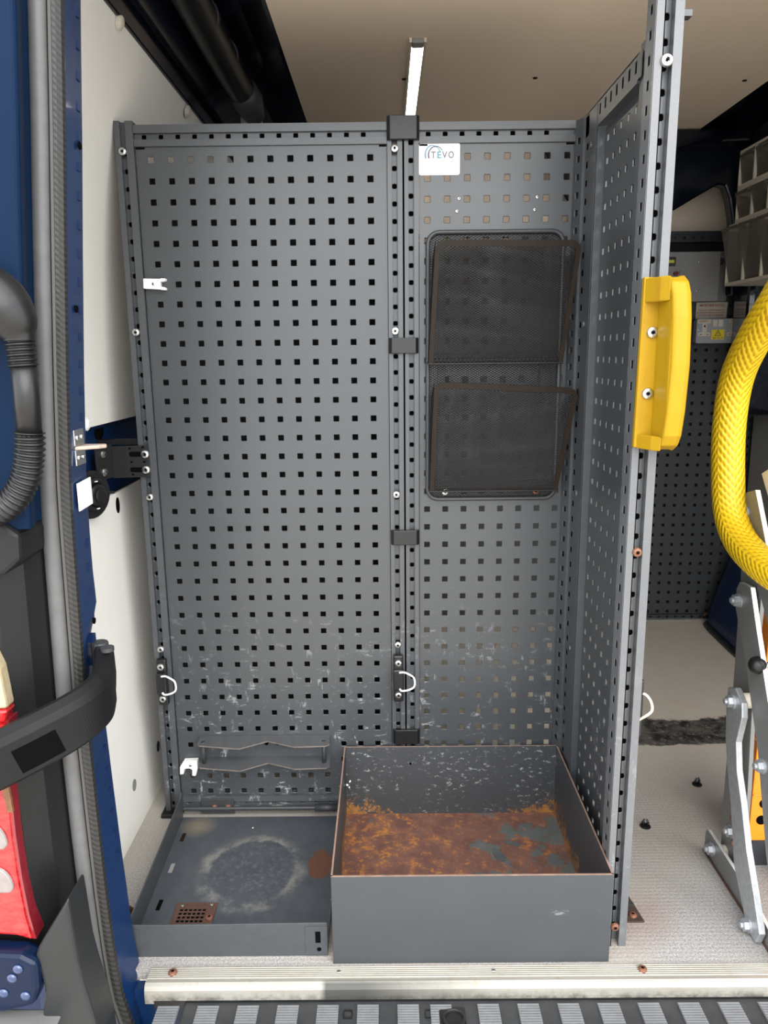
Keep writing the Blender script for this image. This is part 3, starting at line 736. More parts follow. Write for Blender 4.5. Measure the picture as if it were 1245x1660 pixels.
# ------------------------------------------------------------------ sill and bumper step
th = thing('door_sill', 'ribbed aluminium door sill strip along the floor edge', 'sill', (.8, -.46, 0))
prof = [(-.447, -.02), (-.447, .002)]
y = -.448
for k in range(6): prof += [(y, .0032), (y - .0018, .0036), (y - .0030, .0012), (y - .0042, .0012)]; y -= .0042
prof += [(-.4745, .003), (-.480, .0032), (-.485, .0005), (-.488, -.006), (-.489, -.018), (-.489, -.03), (-.47, -.03)]
obj('strip', MB().prism(prof, 'x', .035, 1.72), M_ALU, th)
for x, m in ((.355, SCREWS), (.615, SCREWS), (.865, SCREWR), (.075, SCREWR), (1.30, SCREWS)): put(m, 'screw', (x, -.460, .0025), (0, 0, 1), th)
bs = thing('bumper_step', 'black plastic bumper step with ribbed grey tread pads', 'step', (.8, -.55, -.05))
ZB = -.028
mb = MB(); mb.prism([(-.44, ZB - .03), (-.4895, ZB), (-.530, ZB), (-.60, ZB - .004), (-.625, ZB - .02), (-.63, ZB - .2), (-.44, ZB - .2)], 'x', .10, 1.75); obj('step_body', mb, M_STEP, bs, bevel=.004)
obj('channel', MB().box(.05, 1.75, -.4895, -.481, ZB - .01, ZB + .004), M_BLACK, bs)
pad = MB(); pad.box(-.0175, .0175, -.591, -.497, ZB - .002, ZB + .002)
for k in range(19): yy = -.500 - k * .0049; pad.box(-.0172, .0172, yy - .0030, yy, ZB + .002, ZB + .0042)
pm = pad.mesh('tread_pad', [M_PAD], (0, 0, 0))
for n in range(-6, 17):
    x = .470 + n * .0655
    if n == 1:
        continue
    o = bpy.data.objects.new('tread_pad', pm); COL.objects.link(o); o.parent = bs; o.location = Vector((x, 0, 0)) - bs.location
# the cut pad around the towing-eye hole
pc = MB()
for k in range(19):
    yy = -.500 - k * .0049; x0, x1 = .5355 - .0172, .5355 + .0172
    if 2 <= k <= 11: x1 = .5355 - .004
    pc.box(x0, x1, yy - .0030, yy, ZB - .002, ZB + .0042)
for v in range(len(pc.v)): pc.v[v] = (pc.v[v][0] - .012, pc.v[v][1], pc.v[v][2])
obj('tread_pad', pc, M_PAD, bs)
ey = MB(); ey.lathe([(.019, -.004), (.019, .004), (.0165, .005), (.0145, .004), (.0135, -.003)], 24, Matrix.Translation((.543, -.527, ZB + .001)))
obj('hole_ring', ey, M_BLACK, bs, smooth=False)
obj('hole_floor', MB().lathe([(.0142, 0), (.0142, .001)], 20, Matrix.Translation((.543, -.527, ZB + .0005))), M_SLOT, bs)
obj('hole_plate', MB().prism(rr_at(.522, .562, -.551, -.503, .004), 'z', ZB - .001, ZB + .0025), M_BLACK, bs)
for x in (.372, .5055 + .0, .858):
    if x == .5055: x = .5045
    mb = MB(); a = rr_at(x - .0075, x + .0075, -.523, -.507, .002, 3); b_ = rr_at(x - .006, x + .006, -.5215, -.5085, .0015, 3)
    i = len(mb.v); n = len(a)
    mb.v += [(p[0], p[1], ZB + .0026) for p in a] + [(p[0], p[1], ZB + .0026) for p in b_] + [(p[0], p[1], ZB - .001) for p in a] + [(p[0], p[1], ZB - .001) for p in b_]
    for k in range(n):
        k2 = (k + 1) % n
        mb.f += [(k, k2, n + k2, n + k), (k, 2 * n + k, 2 * n + k2, k2), (n + k, n + k2, 3 * n + k2, 3 * n + k)]; mb.m += [0] * 3
    obj('square_clip', mb, M_BLACK, bs)

# ================================================================== PERFORATED PARTITION
pt = thing('tool_partition', 'grey perforated metal tool partition, L-shaped, standing on the van floor', 'partition', (.40, 0, 0))
P = .038; Z0 = 1.385
H = .0055
mb = MB(); perf(mb, (0, 0, Z0 - 35 * P), (1, 0, 0), (0, 0, 1), 12, 36, P, P, H, H, .0007, (.0275, .0315), (.030, .0235))
obj('perforated_panel', mb, M_PANEL, pt, fix=False)
mb = MB(); perf(mb, (.527, 0, Z0 - 35 * P), (1, 0, 0), (0, 0, 1), 8, 36, P, P, H, H, .0007, (.0155, .016), (.030, .0235))
obj('perforated_panel', mb, M_PANEL, pt, fix=False)
def upright(x0, g0, g1, x1, z0, z1, y=-.006, depth=.036, zo=0., name='post', m=M_POST, hs=.0042):
    mb = MB(); mb.box(x0, g0, y, y + depth, z0, z1); mb.box(g1, x1, y, y + depth, z0, z1)
    n = int((z1 - z0 - .03) / .032); w = g1 - g0
    perf(mb, ((g0 + g1) / 2, y + .0105, z0 + .022 + zo), (1, 0, 0), (0, 0, 1), 1, n, .02, .032, min(hs, w * .4), hs, .0018, (w / 2, w / 2), (.022 + zo, z1 - z0 - .022 - zo - (n - 1) * .032), t=.0015)
    mb.box(g0, g1, y + .018, y + .020, z0, z1, 1)
    return obj(name, mb, [m, M_SLOT], pt, fix=False)
upright(-.064, -.0535, -.0430, -.0290, 0, 1.453)
upright(.4505, .4585, .4695, .4790, 0, 1.449)
upright(.4825, .4900, .5010, .5100, 0, 1.449, zo=.014)
obj('gap_light_block', MB().box(.478, .4835, .012, .014, 0, 1.445), M_SLOT, pt)  # added black strip, keeps lamp light from showing between the twin uprights
# horizontal top rails
def rail(x0, x1, zt, zb, name, y=-.005):
    mb = MB(); h = zt - zb; mb.box(x0, x1, y, .03, zt - h * .38, zt); mb.box(x0, x1, y, .03, zb, zb + h * .32)
    n = int((x1 - x0 - .03) / .032); g = h * .30
    perf(mb, (x0 + .018, y + .007, zb + h * .47), (1, 0, 0), (0, 0, 1), n, 1, .032, .02, .0042, g * .34, .0012, (.018, x1 - x0 - .018 - (n - 1) * .032), (g / 2, g / 2), t=.0015)
    mb.box(x0, x1, y + .016, y + .018, zb, zt, 1)
    return obj(name, mb, [M_POST, M_SLOT], pt, fix=False)
rail(-.0285, .4500, 1.446, 1.408, 'top_rail'); rail(.5105, .8085, 1.445, 1.408, 'top_rail')
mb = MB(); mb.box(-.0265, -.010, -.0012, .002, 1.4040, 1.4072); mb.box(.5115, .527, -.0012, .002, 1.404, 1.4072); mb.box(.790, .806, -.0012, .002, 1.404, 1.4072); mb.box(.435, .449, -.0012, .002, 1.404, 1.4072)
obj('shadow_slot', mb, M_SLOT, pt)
rail(-.0285, .4500, .048, .012, 'bottom_rail', y=-.010)
obj('hinge_rod', MB().tube([(-.02, -.017, .022), (.318, -.017, .022)], .0045, 10), M_DARK, pt)
obj('rod_sleeve', MB().tube([(.275, -.017, .022), (.328, -.017, .022)], .008, 12), M_DARK, pt, smooth=True)
obj('hinge_plate', MB().box(.018, .092, -.013, -.009, .006, .042), M_DARK, pt, bevel=.001)
for x in (.048, .079): put(SCREWR, 'screw', (x, -.013, .022), (0, -1, 0), pt, 'rusty copper-coloured screw')
# joiner clips over the twin uprights
for z0, z1, x0, x1 in ((1.413, 1.455, .4495, .5115), (1.0195, 1.050, .4500, .5095), (.628, .659, .4510, .5105), (.174, .208, .4515, .5115)):
    mb = MB(); mb.prism([(x0, -.004), (x0 + .0005, -.010), (x0 + .006, -.0155), (x1 - .006, -.0155), (x1 - .0005, -.010), (x1, -.004)], 'z', z0, z1)
    obj('joiner_clip', mb, M_BLACK, pt, 'black plastic joiner clip', bevel=.0012)
for x, z in ((-.0500, 1.399), (-.0505, 1.066), (-.0475, .734), (-.0485, .399), (.4645, 1.399), (.4630, 1.063), (.4630, .734), (.4640, .404)): put(SCREW, 'screw', (x, -.006, z), (0, -1, 0), pt)
for x, z in ((.588, 1.310), (.584, 1.287), (.738, 1.311), (.734, 1.288)): put(SCREWS, 'screw', (x, 0, z), (0, -1, 0), pt)
# inner corner post
mb = MB(); perf(mb, (.8100, -.0145, .03), Vector((.45, -1, 0)).normalized(), (0, 0, 1), 1, 44, .02, .032, .0042, .0056, .0006, (.0125, .0105), (.03, .038), t=.0008)
perf(mb, (.8200, -.040, .046), (0, -1, 0), (0, 0, 1), 1, 43, .02, .032, .0066, .0056, .0006, (.016, .012), (.046, .054), t=.0008)
mb.box(.8150, .8205, -.0245, -.0235, 0, 1.444); mb.box(.8190, .8210, -.104, -.052, 0, 1.444); mb.box(.82, .845, -.104, -.1025, 0, 1.444)
mb.box(.812, .850, .002, .030, 0, 1.444); mb.box(.826, .828, -.054, -.010, 0, 1.444, 1); mb.box(.818, .820, -.018, .0, 0, 1.444, 1)
obj('corner_post', mb, [M_POST, M_SLOT], pt, fix=False)
RIVET = screw_mesh('rivet', M_POST, .007, .004)
for z in (1.385, 1.07, .745, .42, .14): put(RIVET, 'rivet', (.819, -.072, z), (-1, 0, 0), pt)
# return wing
nvR = 36
mb = MB(); perf(mb, (.8350, -.122, Z0 - 35 * P), (0, -1, 0), (0, 0, 1), 6, nvR, P, P, H, H, .0007, (.030, .018), (.030, .020))
obj('perforated_panel', mb, M_PANEL, pt, fix=False)
mb = MB(); perf(mb, (.8200, -.118, 1.432), (0, -1, 0), (0, 0, 1), 7, 1, .032, .02, .0046, .0080, .0006, (.100, .028), (.020, .016), t=.0008)
mb.box(.828, .830, -.32, -.02, 1.412, 1.448, 1); mb.box(.82, .845, -.32, -.02, 1.446, 1.449); mb.box(.82, .845, -.32, -.02, 1.408, 1.412); obj('top_rail', mb, [M_POST, M_SLOT], pt, fix=False)
mb = MB(); perf(mb, (.8235, -.343, .03), (0, -1, 0), (0, 0, 1), 1, 45, .02, .032, .0050, .0060, .0006, (.021, .020), (.03, .022), t=.0008)
mb.box(.8235, .8435, -.323, -.321, 0, 1.46); mb.box(.8235, .845, -.3635, -.3615, 0, 1.46); mb.box(.832, .834, -.36, -.325, 0, 1.455, 1)
obj('wing_upright', mb, [M_PANEL, M_SLOT], pt, fix=False)
# front post
TOP = 1.697
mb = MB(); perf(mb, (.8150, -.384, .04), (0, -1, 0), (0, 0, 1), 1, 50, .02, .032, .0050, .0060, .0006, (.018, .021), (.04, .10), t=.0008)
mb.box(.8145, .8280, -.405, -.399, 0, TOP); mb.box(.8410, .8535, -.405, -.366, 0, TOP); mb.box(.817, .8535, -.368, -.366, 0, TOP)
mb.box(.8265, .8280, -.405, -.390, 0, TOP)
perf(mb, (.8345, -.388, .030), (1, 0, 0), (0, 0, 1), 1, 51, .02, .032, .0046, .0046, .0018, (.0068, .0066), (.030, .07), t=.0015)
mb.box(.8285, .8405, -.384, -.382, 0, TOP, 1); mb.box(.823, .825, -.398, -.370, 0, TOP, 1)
obj('front_post', mb, [M_POST_LIT, M_SLOT], pt, fix=False)
for z, m in ((1.409, SCREWB), (.713, SCREWR), (.040, SCREWR)): put(m, 'screw', (.8325 if z > .1 else .8325, -.405, z), (0, -1, 0), pt)
obj('ceiling_bracket', MB().box(.853, .866, -.40, -.385, 1.466, 1.474), M_POST, pt)
obj('foot', MB().box(-.072, -.026, -.022, .03, 0, .010), M_BLACK, pt, 'black plastic foot', bevel=.002)
# toggle latches: body, two screws, bent wire loop
def latch(x, z, dx=0):
    b = obj('latch_body', MB().box(x - .0105, x + .0105, -.020, -.006, z - .053, z + .053), M_BLACK, pt, 'black latch body with pale wire loop', bevel=.003)
    obj('pivot_block', MB().box(x - .0115, x + .0115, -.028, -.012, z - .024, z + .024), M_BLACK, b, bevel=.003)
    for s in (-.037, .037): put(SCREW, 'screw', (x, -.020, z + s), (0, -1, 0), b)
    lp = [(x + .002, -.030, z + .019), (x + .012, -.033, z + .021), (x + .022, -.036, z + .018), (x + .033, -.038, z + .010), (x + .034, -.038, z - .008), (x + .024, -.036, z - .017), (x + .008, -.032, z - .022), (x + .002, -.030, z - .018)]
    obj('wire_loop', MB().tube(sm(lp, 4), .0021, 8), M_CREAM if dx else M_WHITE, b, 'pale bent wire loop', smooth=True)
latch(-.047, .327); latch(.4645, .331)
lp = [(.853, -.392, .470), (.862, -.398, .471), (.870, -.402, .462), (.873, -.404, .449), (.870, -.403, .440), (.858, -.398, .428), (.851, -.394, .421)]
b = obj('latch_body', MB().box(.8535, .860, -.398, -.372, .395, .495), M_BLACK, pt, 'black latch body on the far side of the front post', bevel=.002)
obj('wire_loop', MB().tube(sm(lp, 4), .0023, 8), M_CREAM, b, 'pale bent wire loop', smooth=True)
# bracket tying the partition to the side wall
br = thing('wall_bracket', 'black slotted angle bracket joining the left upright to the wall rail', 'bracket', (-.08, -.01, .80))
mb = MB(); poly = [(-.117, .775), (-.0415, .777), (-.0415, .842), (-.117, .840)]
mb.prism(poly, 'y', -.0115, -.0075); obj('front_plate', mb, M_BRKT, br, bevel=.0006)
mb = MB()
for z in (.824, .792): mb.prism(rr_at(-.082, -.055, z - .005, z + .005, .0048), 'y', -.0121, -.0113)
for x, z in ((-.080, .836), (-.078, .808), (-.077, .782), (-.053, .838), (-.052, .808), (-.050, .783)): mb.prism(rr_at(x - .0025, x + .0025, z - .002, z + .002, .0015), 'y', -.0121, -.0113)
obj('slot', mb, M_SLOT, br, kind='stuff')
mb = MB(); mb.prism([(-.117, -.0075), (-.117, -.0115), (-.130, -.060), (-.134, -.060), (-.121, -.0075)], 'z', .777, .845); obj('side_plate', mb, M_BRKT, br, bevel=.0006)
obj('wall_plate', MB().box(-.150, -.055, .004, .03, .842, .852), M_BLACK, br)
for z in (.824, .792): put(SCREWB, 'screw', (-.0490, -.0118, z), (0, -1, 0), br)
for z in (.828, .792): put(SCREW, 'screw', (-.1245, -.042, z), (1, -.27, 0), br)

# ------------------------------------------------------------------ things on the partition
sk = thing('brand_sticker', 'white sticker with arched logo at the top of the right panel', 'sticker', (.55, 0, 1.38))
mb = MB(); mb.prism(rr_at(.5105, .5885, 1.352, 1.4085, .004), 'y', -.0012, -.0001); obj('card', mb, M_WHITE, sk)
text('T', .0168, (.5381, -.0014, 1.3872), sk, M_GREYTXT, .0088); text('E', .0168, (.5489, -.0014, 1.3872), sk, M_TEAL, .0074)
text('V', .0168, (.5596, -.0014, 1.3872), sk, M_GREYTXT, .0098); text('O', .0168, (.5718, -.0014, 1.3872), sk, M_GREYTXT, .0105)
text('VEHICLE RACKING SYSTEMS', .0040, (.5494, -.0014, 1.3757), sk, M_PALE, .0543)
text('TEL: 01628 528034', .0038, (.5507, -.0014, 1.3655), sk, M_PALE, .0374)
text('www.tevo.co.uk', .0034, (.5507, -.0014, 1.3588), sk, mat('ink_faint', (.60, .60, .58), .6), .033)
def arc(cx, cz, rx, rz, a0, a1, w0, w1, m):
    mb = MB(); n = 18; o = []; inn = []
    for k in range(n + 1):
        t = k / n; a = math.radians(a0 + (a1 - a0) * t); w = (w0 + (w1 - w0) * t) / 2
        o.append((cx + (rx + w) * math.cos(a), cz + (rz + w) * math.sin(a))); inn.append((cx + (rx - w) * math.cos(a), cz + (rz - w) * math.sin(a)))
    for k in range(n): mb.prism([o[k], o[k + 1], inn[k + 1], inn[k]], 'y', -.0015, -.0011)
    obj('logo_arch', mb, m, sk)
arc(.5362, 1.3880, .0135, .0168, 202, 62, .0034, .0012, M_BLUETXT); arc(.5428, 1.3880, .0140, .0150, 204, 28, .0032, .0014, M_GREYTXT)
arc(.5375, 1.3890, .0140, .0140, 72, 22, .0006, .0020, M_TEAL)

# two-pocket mesh letter rack
lr = thing('mesh_letter_rack', 'black wire mesh letter rack with two pockets on the right panel', 'letter rack', (.66, -.01, .98))
def lattice(mb, A, B, C, D, dw=.0078, dh=.0046, sw=.00098, clip=0.0, corner=.0):
    """A bottom-left, B bottom-right, C top-right, D top-left"""
    A, B, C, D = map(Vector, (A, B, C, D)); Wd = ((B - A).length + (C - D).length) / 2; Hh = ((D - A).length + (C - B).length) / 2
    N = (B - A).cross(D - A).normalized()
    def pt_(u, v):
        s_, t_ = u / Wd, v / Hh
        return A * (1 - s_) * (1 - t_) + B * s_ * (1 - t_) + C * s_ * t_ + D * (1 - s_) * t_
    sl = dh / dw
    for sg in (1, -1):
        k0 = -Hh if sg > 0 else 0; k1 = Wd * sl if sg > 0 else Hh + Wd * sl
        n = int((Hh + Wd * sl) / dh)
        for i in range(n + 1):
            # line: v = sg*sl*u + c
            c = (-Wd * sl + i * dh) if sg > 0 else i * dh
            us = []
            u0, u1 = 0., Wd
            if sg > 0: u0 = max(u0, -c / sl); u1 = min(u1, (Hh - c) / sl)
            else: u0 = max(u0, (c - Hh) / sl); u1 = min(u1, c / sl)
            if u1 - u0 < .002: continue
            p, q = pt_(u0, sg * sl * u0 + c), pt_(u1, sg * sl * u1 + c)
            t = (q - p).normalized(); s_ = t.cross(N) * sw / 2; h_ = N * sw * .35
            j = len(mb.v); mb.v += [tuple(x) for x in (p + s_, p + h_, p - s_, p - h_, q + s_, q + h_, q - s_, q - h_)]
            for e in range(4):
                mb.f.append((j + e, j + (e + 1) % 4, j + 4 + (e + 1) % 4, j + 4 + e)); mb.m.append(0)
    return mb
ring = rr_at(.5275, .7900, .7235, 1.2480, .022)
pth = [(x, -.006, z) for x, z in ring] + [(ring[0][0], -.006, ring[0][1])]
obj('back_frame', MB().tube(pth, .0042, 8, caps=False), M_GRAYPL, lr, 'grey tube frame', smooth=True)
obj('back_mesh', lattice(MB(), (.530, -.004, .727), (.7875, -.004, .727), (.7875, -.004, 1.2445), (.530, -.004, 1.2445)), M_WIRE, lr, kind='stuff', fix=False)
mb = MB(); mb.box(.548, .562, -.0035, -.0005, .74, 1.23); mb.box(.752, .772, -.0035, -.0005, .74, 1.23); obj('back_strip', mb, M_DARK, lr)
def pocket(zb, TL, TR, BL, BR, dark=M_FRAME):
    TL, TR, BL, BR = map(Vector, (TL, TR, BL, BR))
    # frame band following the pocket front with rounded top corners
    n = (BR - BL).cross(TL - BL).normalized()
    def pt_(s_, t_): return BL * (1 - s_) * (1 - t_) + BR * s_ * (1 - t_) + TR * s_ * t_ + TL * (1 - s_) * t_
    wS, wT, rc = .033, .052, .085
    outer = [(0, 0)] + [(0, 1 - rc)] + [(rc * (1 - math.cos(a)), 1 - rc + rc * math.sin(a)) for a in [PI / 2 * k / 5 for k in range(1, 6)]] + \
            [(1 - rc + rc * math.sin(a), 1 - rc + rc * math.cos(a)) for a in [PI / 2 * k / 5 for k in range(0, 6)]] + [(1, 0)]
    inner = [(wS, 0)] + [(wS, 1 - rc)] + [(rc - (rc - wS) * math.cos(a), 1 - rc + (rc - wT) * math.sin(a)) for a in [PI / 2 * k / 5 for k in range(1, 6)]] + \
            [(1 - rc + (rc - wS) * math.sin(a), 1 - rc + (rc - wT) * math.cos(a)) for a in [PI / 2 * k / 5 for k in range(0, 6)]] + [(1 - wS, 0)]
    mb = MB(); th_ = .0032
    for k in range(len(outer) - 1):
        f = [pt_(*outer[k]), pt_(*outer[k + 1]), pt_(*inner[k + 1]), pt_(*inner[k])]
        j = len(mb.v); mb.v += [tuple(p - n * th_ / 2) for p in f] + [tuple(p + n * th_ / 2) for p in f]
        for q in ((0, 1, 2, 3), (7, 6, 5, 4), (0, 4, 5, 1), (2, 6, 7, 3)): mb.f.append(tuple(j + e for e in q)); mb.m.append(0)
    pf = obj('pocket_frame', mb, dark, lr, 'worn bronze-brown pocket frame', fix=True)
    e = .012
    obj('front_mesh', lattice(MB(), pt_(.01, .0), pt_(.99, .0), pt_(.985, .985), pt_(.015, .985)), M_WIRE, pf, kind='stuff', fix=False)
    yb = -.005
    bl, brr, tl, trr = Vector((BL.x, yb, BL.z + .004)), Vector((BR.x, yb, BR.z + .004)), Vector((TL.x - .002, yb, TL.z - .03)), Vector((TR.x - .018, yb, TR.z - .03))
    mb = MB(); lattice(mb, BL, bl, tl, TL); lattice(mb, BR, brr, trr, TR); lattice(mb, BL, BR, brr, bl)
    obj('side_mesh', mb, M_WIRE, pf, kind='stuff', fix=False)
    mb = MB(); mb.tube([BL + Vector((0, -.001, .001)), BR + Vector((0, -.001, .001))], .0022, 6); mb.tube([BL, bl], .002, 6); mb.tube([BR, brr], .002, 6)
    mb.tube([BL + Vector((.004, .004, .020)), BR + Vector((-.004, .004, .020))], .0015, 6); mb.tube([BL + Vector((.002, .006, .008)), BR + Vector((-.002, .006, .008))], .0022, 6)
    obj('bottom_bar', mb, M_WIRE, pf)
pocket(1.0, (.5385, -.070, 1.2255), (.8110, -.070, 1.2225), (.5275, -.040, .998), (.7890, -.040, .998))
pocket(.745, (.5370, -.070, .9660), (.8160, -.070, .9510), (.5300, -.040, .745), (.7870, -.040, .745))
put(SCREW, 'screw', (.564, -.006, .739), (0, -1, 0), lr); put(SCREWR, 'screw', (.751, -.006, .739), (0, -1, 0), lr, 'rusty screw')

# grab handle
gh = thing('grab_handle', 'yellow plastic grab handle screwed to the front post', 'handle', (.84, -.43, 1.0))
mb = MB(); mb.prism([(.8145, .878), (.862, .876), (.864, 1.122), (.8165, 1.124)], 'y', -.4155, -.405); obj('base_plate', mb, M_YELLOW, gh, bevel=.002)
dsh = [(-.415, .877), (-.437, .877), (-.455, .885), (-.464, .900), (-.468, .935), (-.470, 1.0), (-.468, 1.065), (-.464, 1.098), (-.455, 1.114), (-.437, 1.122), (-.415, 1.123)]
rings = []
for x, s_ in ((.8390, -.002), (.8420, .001), (.850, .002), (.8590, .0015), (.8640, -.001), (.8675, -.006)):
    rings.append([(x + .004 * math.sin(max(0, min(1, (z - .877) / .246)) * PI), y - (s_ if y < -.42 else 0), z + (0 if .88 < z < 1.12 else (-s_ * .5 if z > 1 else s_ * .5))) for y, z in dsh])
obj('grip', MB().loft(rings), M_YELLOW, gh, bevel=.0025)
for za, zb_ in ((1.122, 1.088), (.877, .898)):
    mb = MB(); mb.prism([(.8180, -.4152), (.8195, -.418), (.8300, -.444), (.8400, -.458), (.8400, -.4152)], 'z', za, zb_); obj('end_block', mb, M_YELLOW, gh, bevel=.0025)
for x, z in ((.8330, 1.046), (.8310, .958)): put(SCREWB, 'screw', (x - .001, -.4155, z), (0, -1, 0), gh)

# zig-zag bottle bracket
wb = thing('bottle_bracket', 'dark steel double bracket with zigzag front edge low on the left panel', 'bracket', (.17, -.03, .16))
zz = [(-.036, .024), (-.044, .030), (-.058, .120), (-.026, .177), (-.052, .238), (-.049, .306), (-.042, .313)]
for z, dy in ((.190, 0), (.140, -.004)):
    poly = [(x, y + dy) for y, x in zz] + [(.311, -.001), (.024, -.001)]
    mb = MB(); mb.prism(poly, 'z', z - .0015, z + .0015, 0, 1); obj('shelf_plate', mb, [mat('bracket_paint', (.075, .078, .082), .38, var=.25, vscale=40), mat('dark_cut_edge', (.14, .115, .10), .6, var=.6, vscale=70)], wb)
obj('back_plate', MB().box(.024, .311, -.0035, -.0008, .140, .190), M_PANEL, wb)
for x in (.036, .300): obj('pin', MB().tube([(x, -.030, .138), (x, -.030, .192)], .0045, 12), M_DARK, wb, smooth=True)
for x in (.145, .170, .195):
    mb = MB(); mb.lathe([(.005, 0), (.005, .0008)], 12, Matrix.Translation((x, -.0035, .174)) @ Matrix.Rotation(PI / 2, 4, 'X')); obj('rivet_hole', mb, M_SLOT, wb)
# two white tool clips
def clip(name, label, x, z, turn):
    c = thing(name, label, 'clip', (x, -.006, z), 'white clips on the left panel')
    def T(p): a = Vector(p); a.rotate(Matrix.Rotation(turn, 3, 'Y')); return (a.x + x, a.y - .001, a.z + z)
    mb = MB()
    for poly in ([(-.021, -.009), (.012, -.010), (.012, .010), (-.021, .010)], [(.012, .004), (.022, .006), (.023, .011), (.012, .011)], [(.012, -.011), (.023, -.011), (.022, -.006), (.012, -.004)]):
        s_ = MB().prism(poly, 'y', -.014, 0); i = len(mb.v); mb.v += s_.v; mb.f += [tuple(i + k for k in f) for f in s_.f]; mb.m += s_.m
    mb.v = [T(p) for p in mb.v]
    obj('clip_body', mb, M_WHITE, c, bevel=.0015)
    put(SCREWS, 'screw', T((-.001, -.014, 0)), (0, -1, 0), c)
clip('tool_clip', 'white plastic tool clip high on the left panel beside the upright', -.006, 1.157, 0.03)
c2 = thing('tool_clip', 'white plastic tool clip low on the left panel under the zigzag bracket', 'clip', (-.006, -.006, .121), 'white clips on the left panel')
mb = MB(); mb.prism([(-.024, .106), (-.0155, .107), (-.0145, .118), (-.008, .1205), (-.001, .1205), (.004, .117), (.003, .103), (.011, .102), (.0165, .122), (.0165, .139), (-.014, .138), (-.023, .124)], 'y', -.017, -.001)
obj('clip_body', mb, M_WHITE, c2, bevel=.0015); put(SCREWS, 'screw', (.001, -.017, .129), (0, -1, 0), c2)

# ------------------------------------------------------------------ floor tray
ty = thing('floor_tray', 'shallow dark steel tray on the floor left of the rusty box', 'tray', (.16, -.22, 0))
obj('base', MB().box(-.024, .3330, -.4195, -.022, .001, .004), M_TRAY, ty)
mb = MB(); mb.prism([(-.0135, .001), (.3335, .001), (.3335, .066), (-.0135, .063)], 'y', -.4225, -.4195); obj('front_lip', mb, M_PLAIN, ty, bevel=.0006)
mb = MB(); mb.prism([(-.4195, .001), (-.024, .001), (-.020, .066), (-.03, .070), (-.05, .063), (-.4195, .063)], 'x', -.0245, -.0215)
lf = obj('side_flange', mb, M_PLAIN, ty, bevel=.0006)
for v in lf.data.vertices:
    yy = v.co.y + ty.location.y; v.co.x += .010 * (-.03 - yy) / .39 + .003 * (v.co.z > .03)
mb = MB(); mb.prism([(-.4195, .001), (-.05, .001), (-.05, .020), (-.4195, .024)], 'x', .3305, .3335); obj('side_flange', mb, M_PANEL, ty)
obj('tab', MB().box(-.0135, .010, -.4235, -.4224, .010, .056), M_PLAIN, ty); obj('tab', MB().box(.296, .3335, -.4238, -.4224, .003, .060), M_PLAIN, ty)
mb = MB(); mb.box(.313, .322, -.4243, -.4236, .028, .050); mb.lathe([(.004, 0), (.004, .0006)], 10, Matrix.Translation((.319, -.4237, .015)) @ Matrix.Rotation(PI / 2, 4, 'X')); obj('slot', mb, M_SLOT, ty)
for x, y, m in ((-.003, -.095, M_FRAME), (.000, -.195, M_GREYLIN), (.006, -.300, M_SLOT)): obj('slot', MB().box(x - .004, x + .004, y - .014, y + .014, .004, .0044), m, ty)
# vent plate
mb = MB(); 
perf(mb, (.052, -.344, .0065), (1, 0, 0), (0, 1, 0), 6, 4, .0085, .0095, .0030, .0033, .0004, (.013, .022), (.010, .018), t=.0025)
mb.box(.040, .115, -.353, -.298, .0041, .0043, 1)
vp = obj('vent_plate', mb, [M_RUST, M_SLOT], ty, 'rusty vent plate', fix=False)
for x, y in ((.053, -.305), (.108, -.303)): put(SCREWS, 'screw', (x - .002, y, .0065), (0, 0, 1), vp)
put(SCREWR, 'screw', (.109, -.338, .006), (0, 0, 1), vp)
put(SCREWS, 'screw', (.142, -.062, .004), (0, 0, 1), ty)

# ------------------------------------------------------------------ rusty box
bx = thing('steel_box', 'open grey steel box with rusted floor standing at the sill', 'box', (.58, -.23, 0))
X0, X1, Y0, Y1, ZT = .3440, .8140, -.4400, -.0140, .1690
T_ = .0024
obj('front_panel', MB().box(X0, X1, Y0, Y0 + T_, 0, ZT), M_BOXSIDE, bx, bevel=.0005)
obj('back_panel', MB().box(X0, X1, Y1 - T_, Y1, 0, ZT), M_BOXSIDE, bx, bevel=.0005)
obj('side_panel', MB().box(X0, X0 + T_, Y0 + T_, Y1 - T_, 0, ZT), M_BOXSIDE, bx); obj('side_panel', MB().box(X1 - T_, X1, Y0 + T_, Y1 - T_, 0, ZT), M_BOXSIDE, bx)
obj('base', MB().box(X0 + T_, X1 - T_, Y0 + T_, Y1 - T_, .001, .005), M_BOXFLOOR, bx, 'heavily rusted floor plate')
mb = MB(); mb.box(X0 - .0003, X1 + .0003, Y0 - .0003, Y0 + T_ + .0003, ZT, ZT + .0008); mb.box(X0, X1, Y1 - T_, Y1, ZT, ZT + .0006); mb.box(X0 - .0003, X0 + T_ + .0003, Y0, Y1, ZT, ZT + .0008); mb.box(X1 - T_ - .0003, X1 + .0003, Y0, Y1, ZT, ZT + .0008)
obj('rim', mb, M_RUSTEDGE, bx, 'rusty brown rim')
mb = MB()
for x, y, rx, ry, a in ((.665, -.16, .012, .022, .4), (.70, -.125, .022, .006, -.4), (.62, -.23, .02, .014, .2), (.74, -.26, .03, .018, .1), (.54, -.24, .03, .016, .0)):
    poly = []
    for k in range(9):
        t = 2 * PI * k / 9; r = 1 + random.uniform(-.3, .3); px, py = rx * r * math.cos(t), ry * r * math.sin(t)
        poly.append((x + px * math.cos(a) - py * math.sin(a), y + px * math.sin(a) + py * math.cos(a)))
    mb.prism(poly, 'z', .005, .0062)
obj('paint_flake', mb, mat('flaked_paint', (.07, .077, .075), .6, var=.35, vscale=50), bx, 'flakes of old grey paint', kind='stuff')
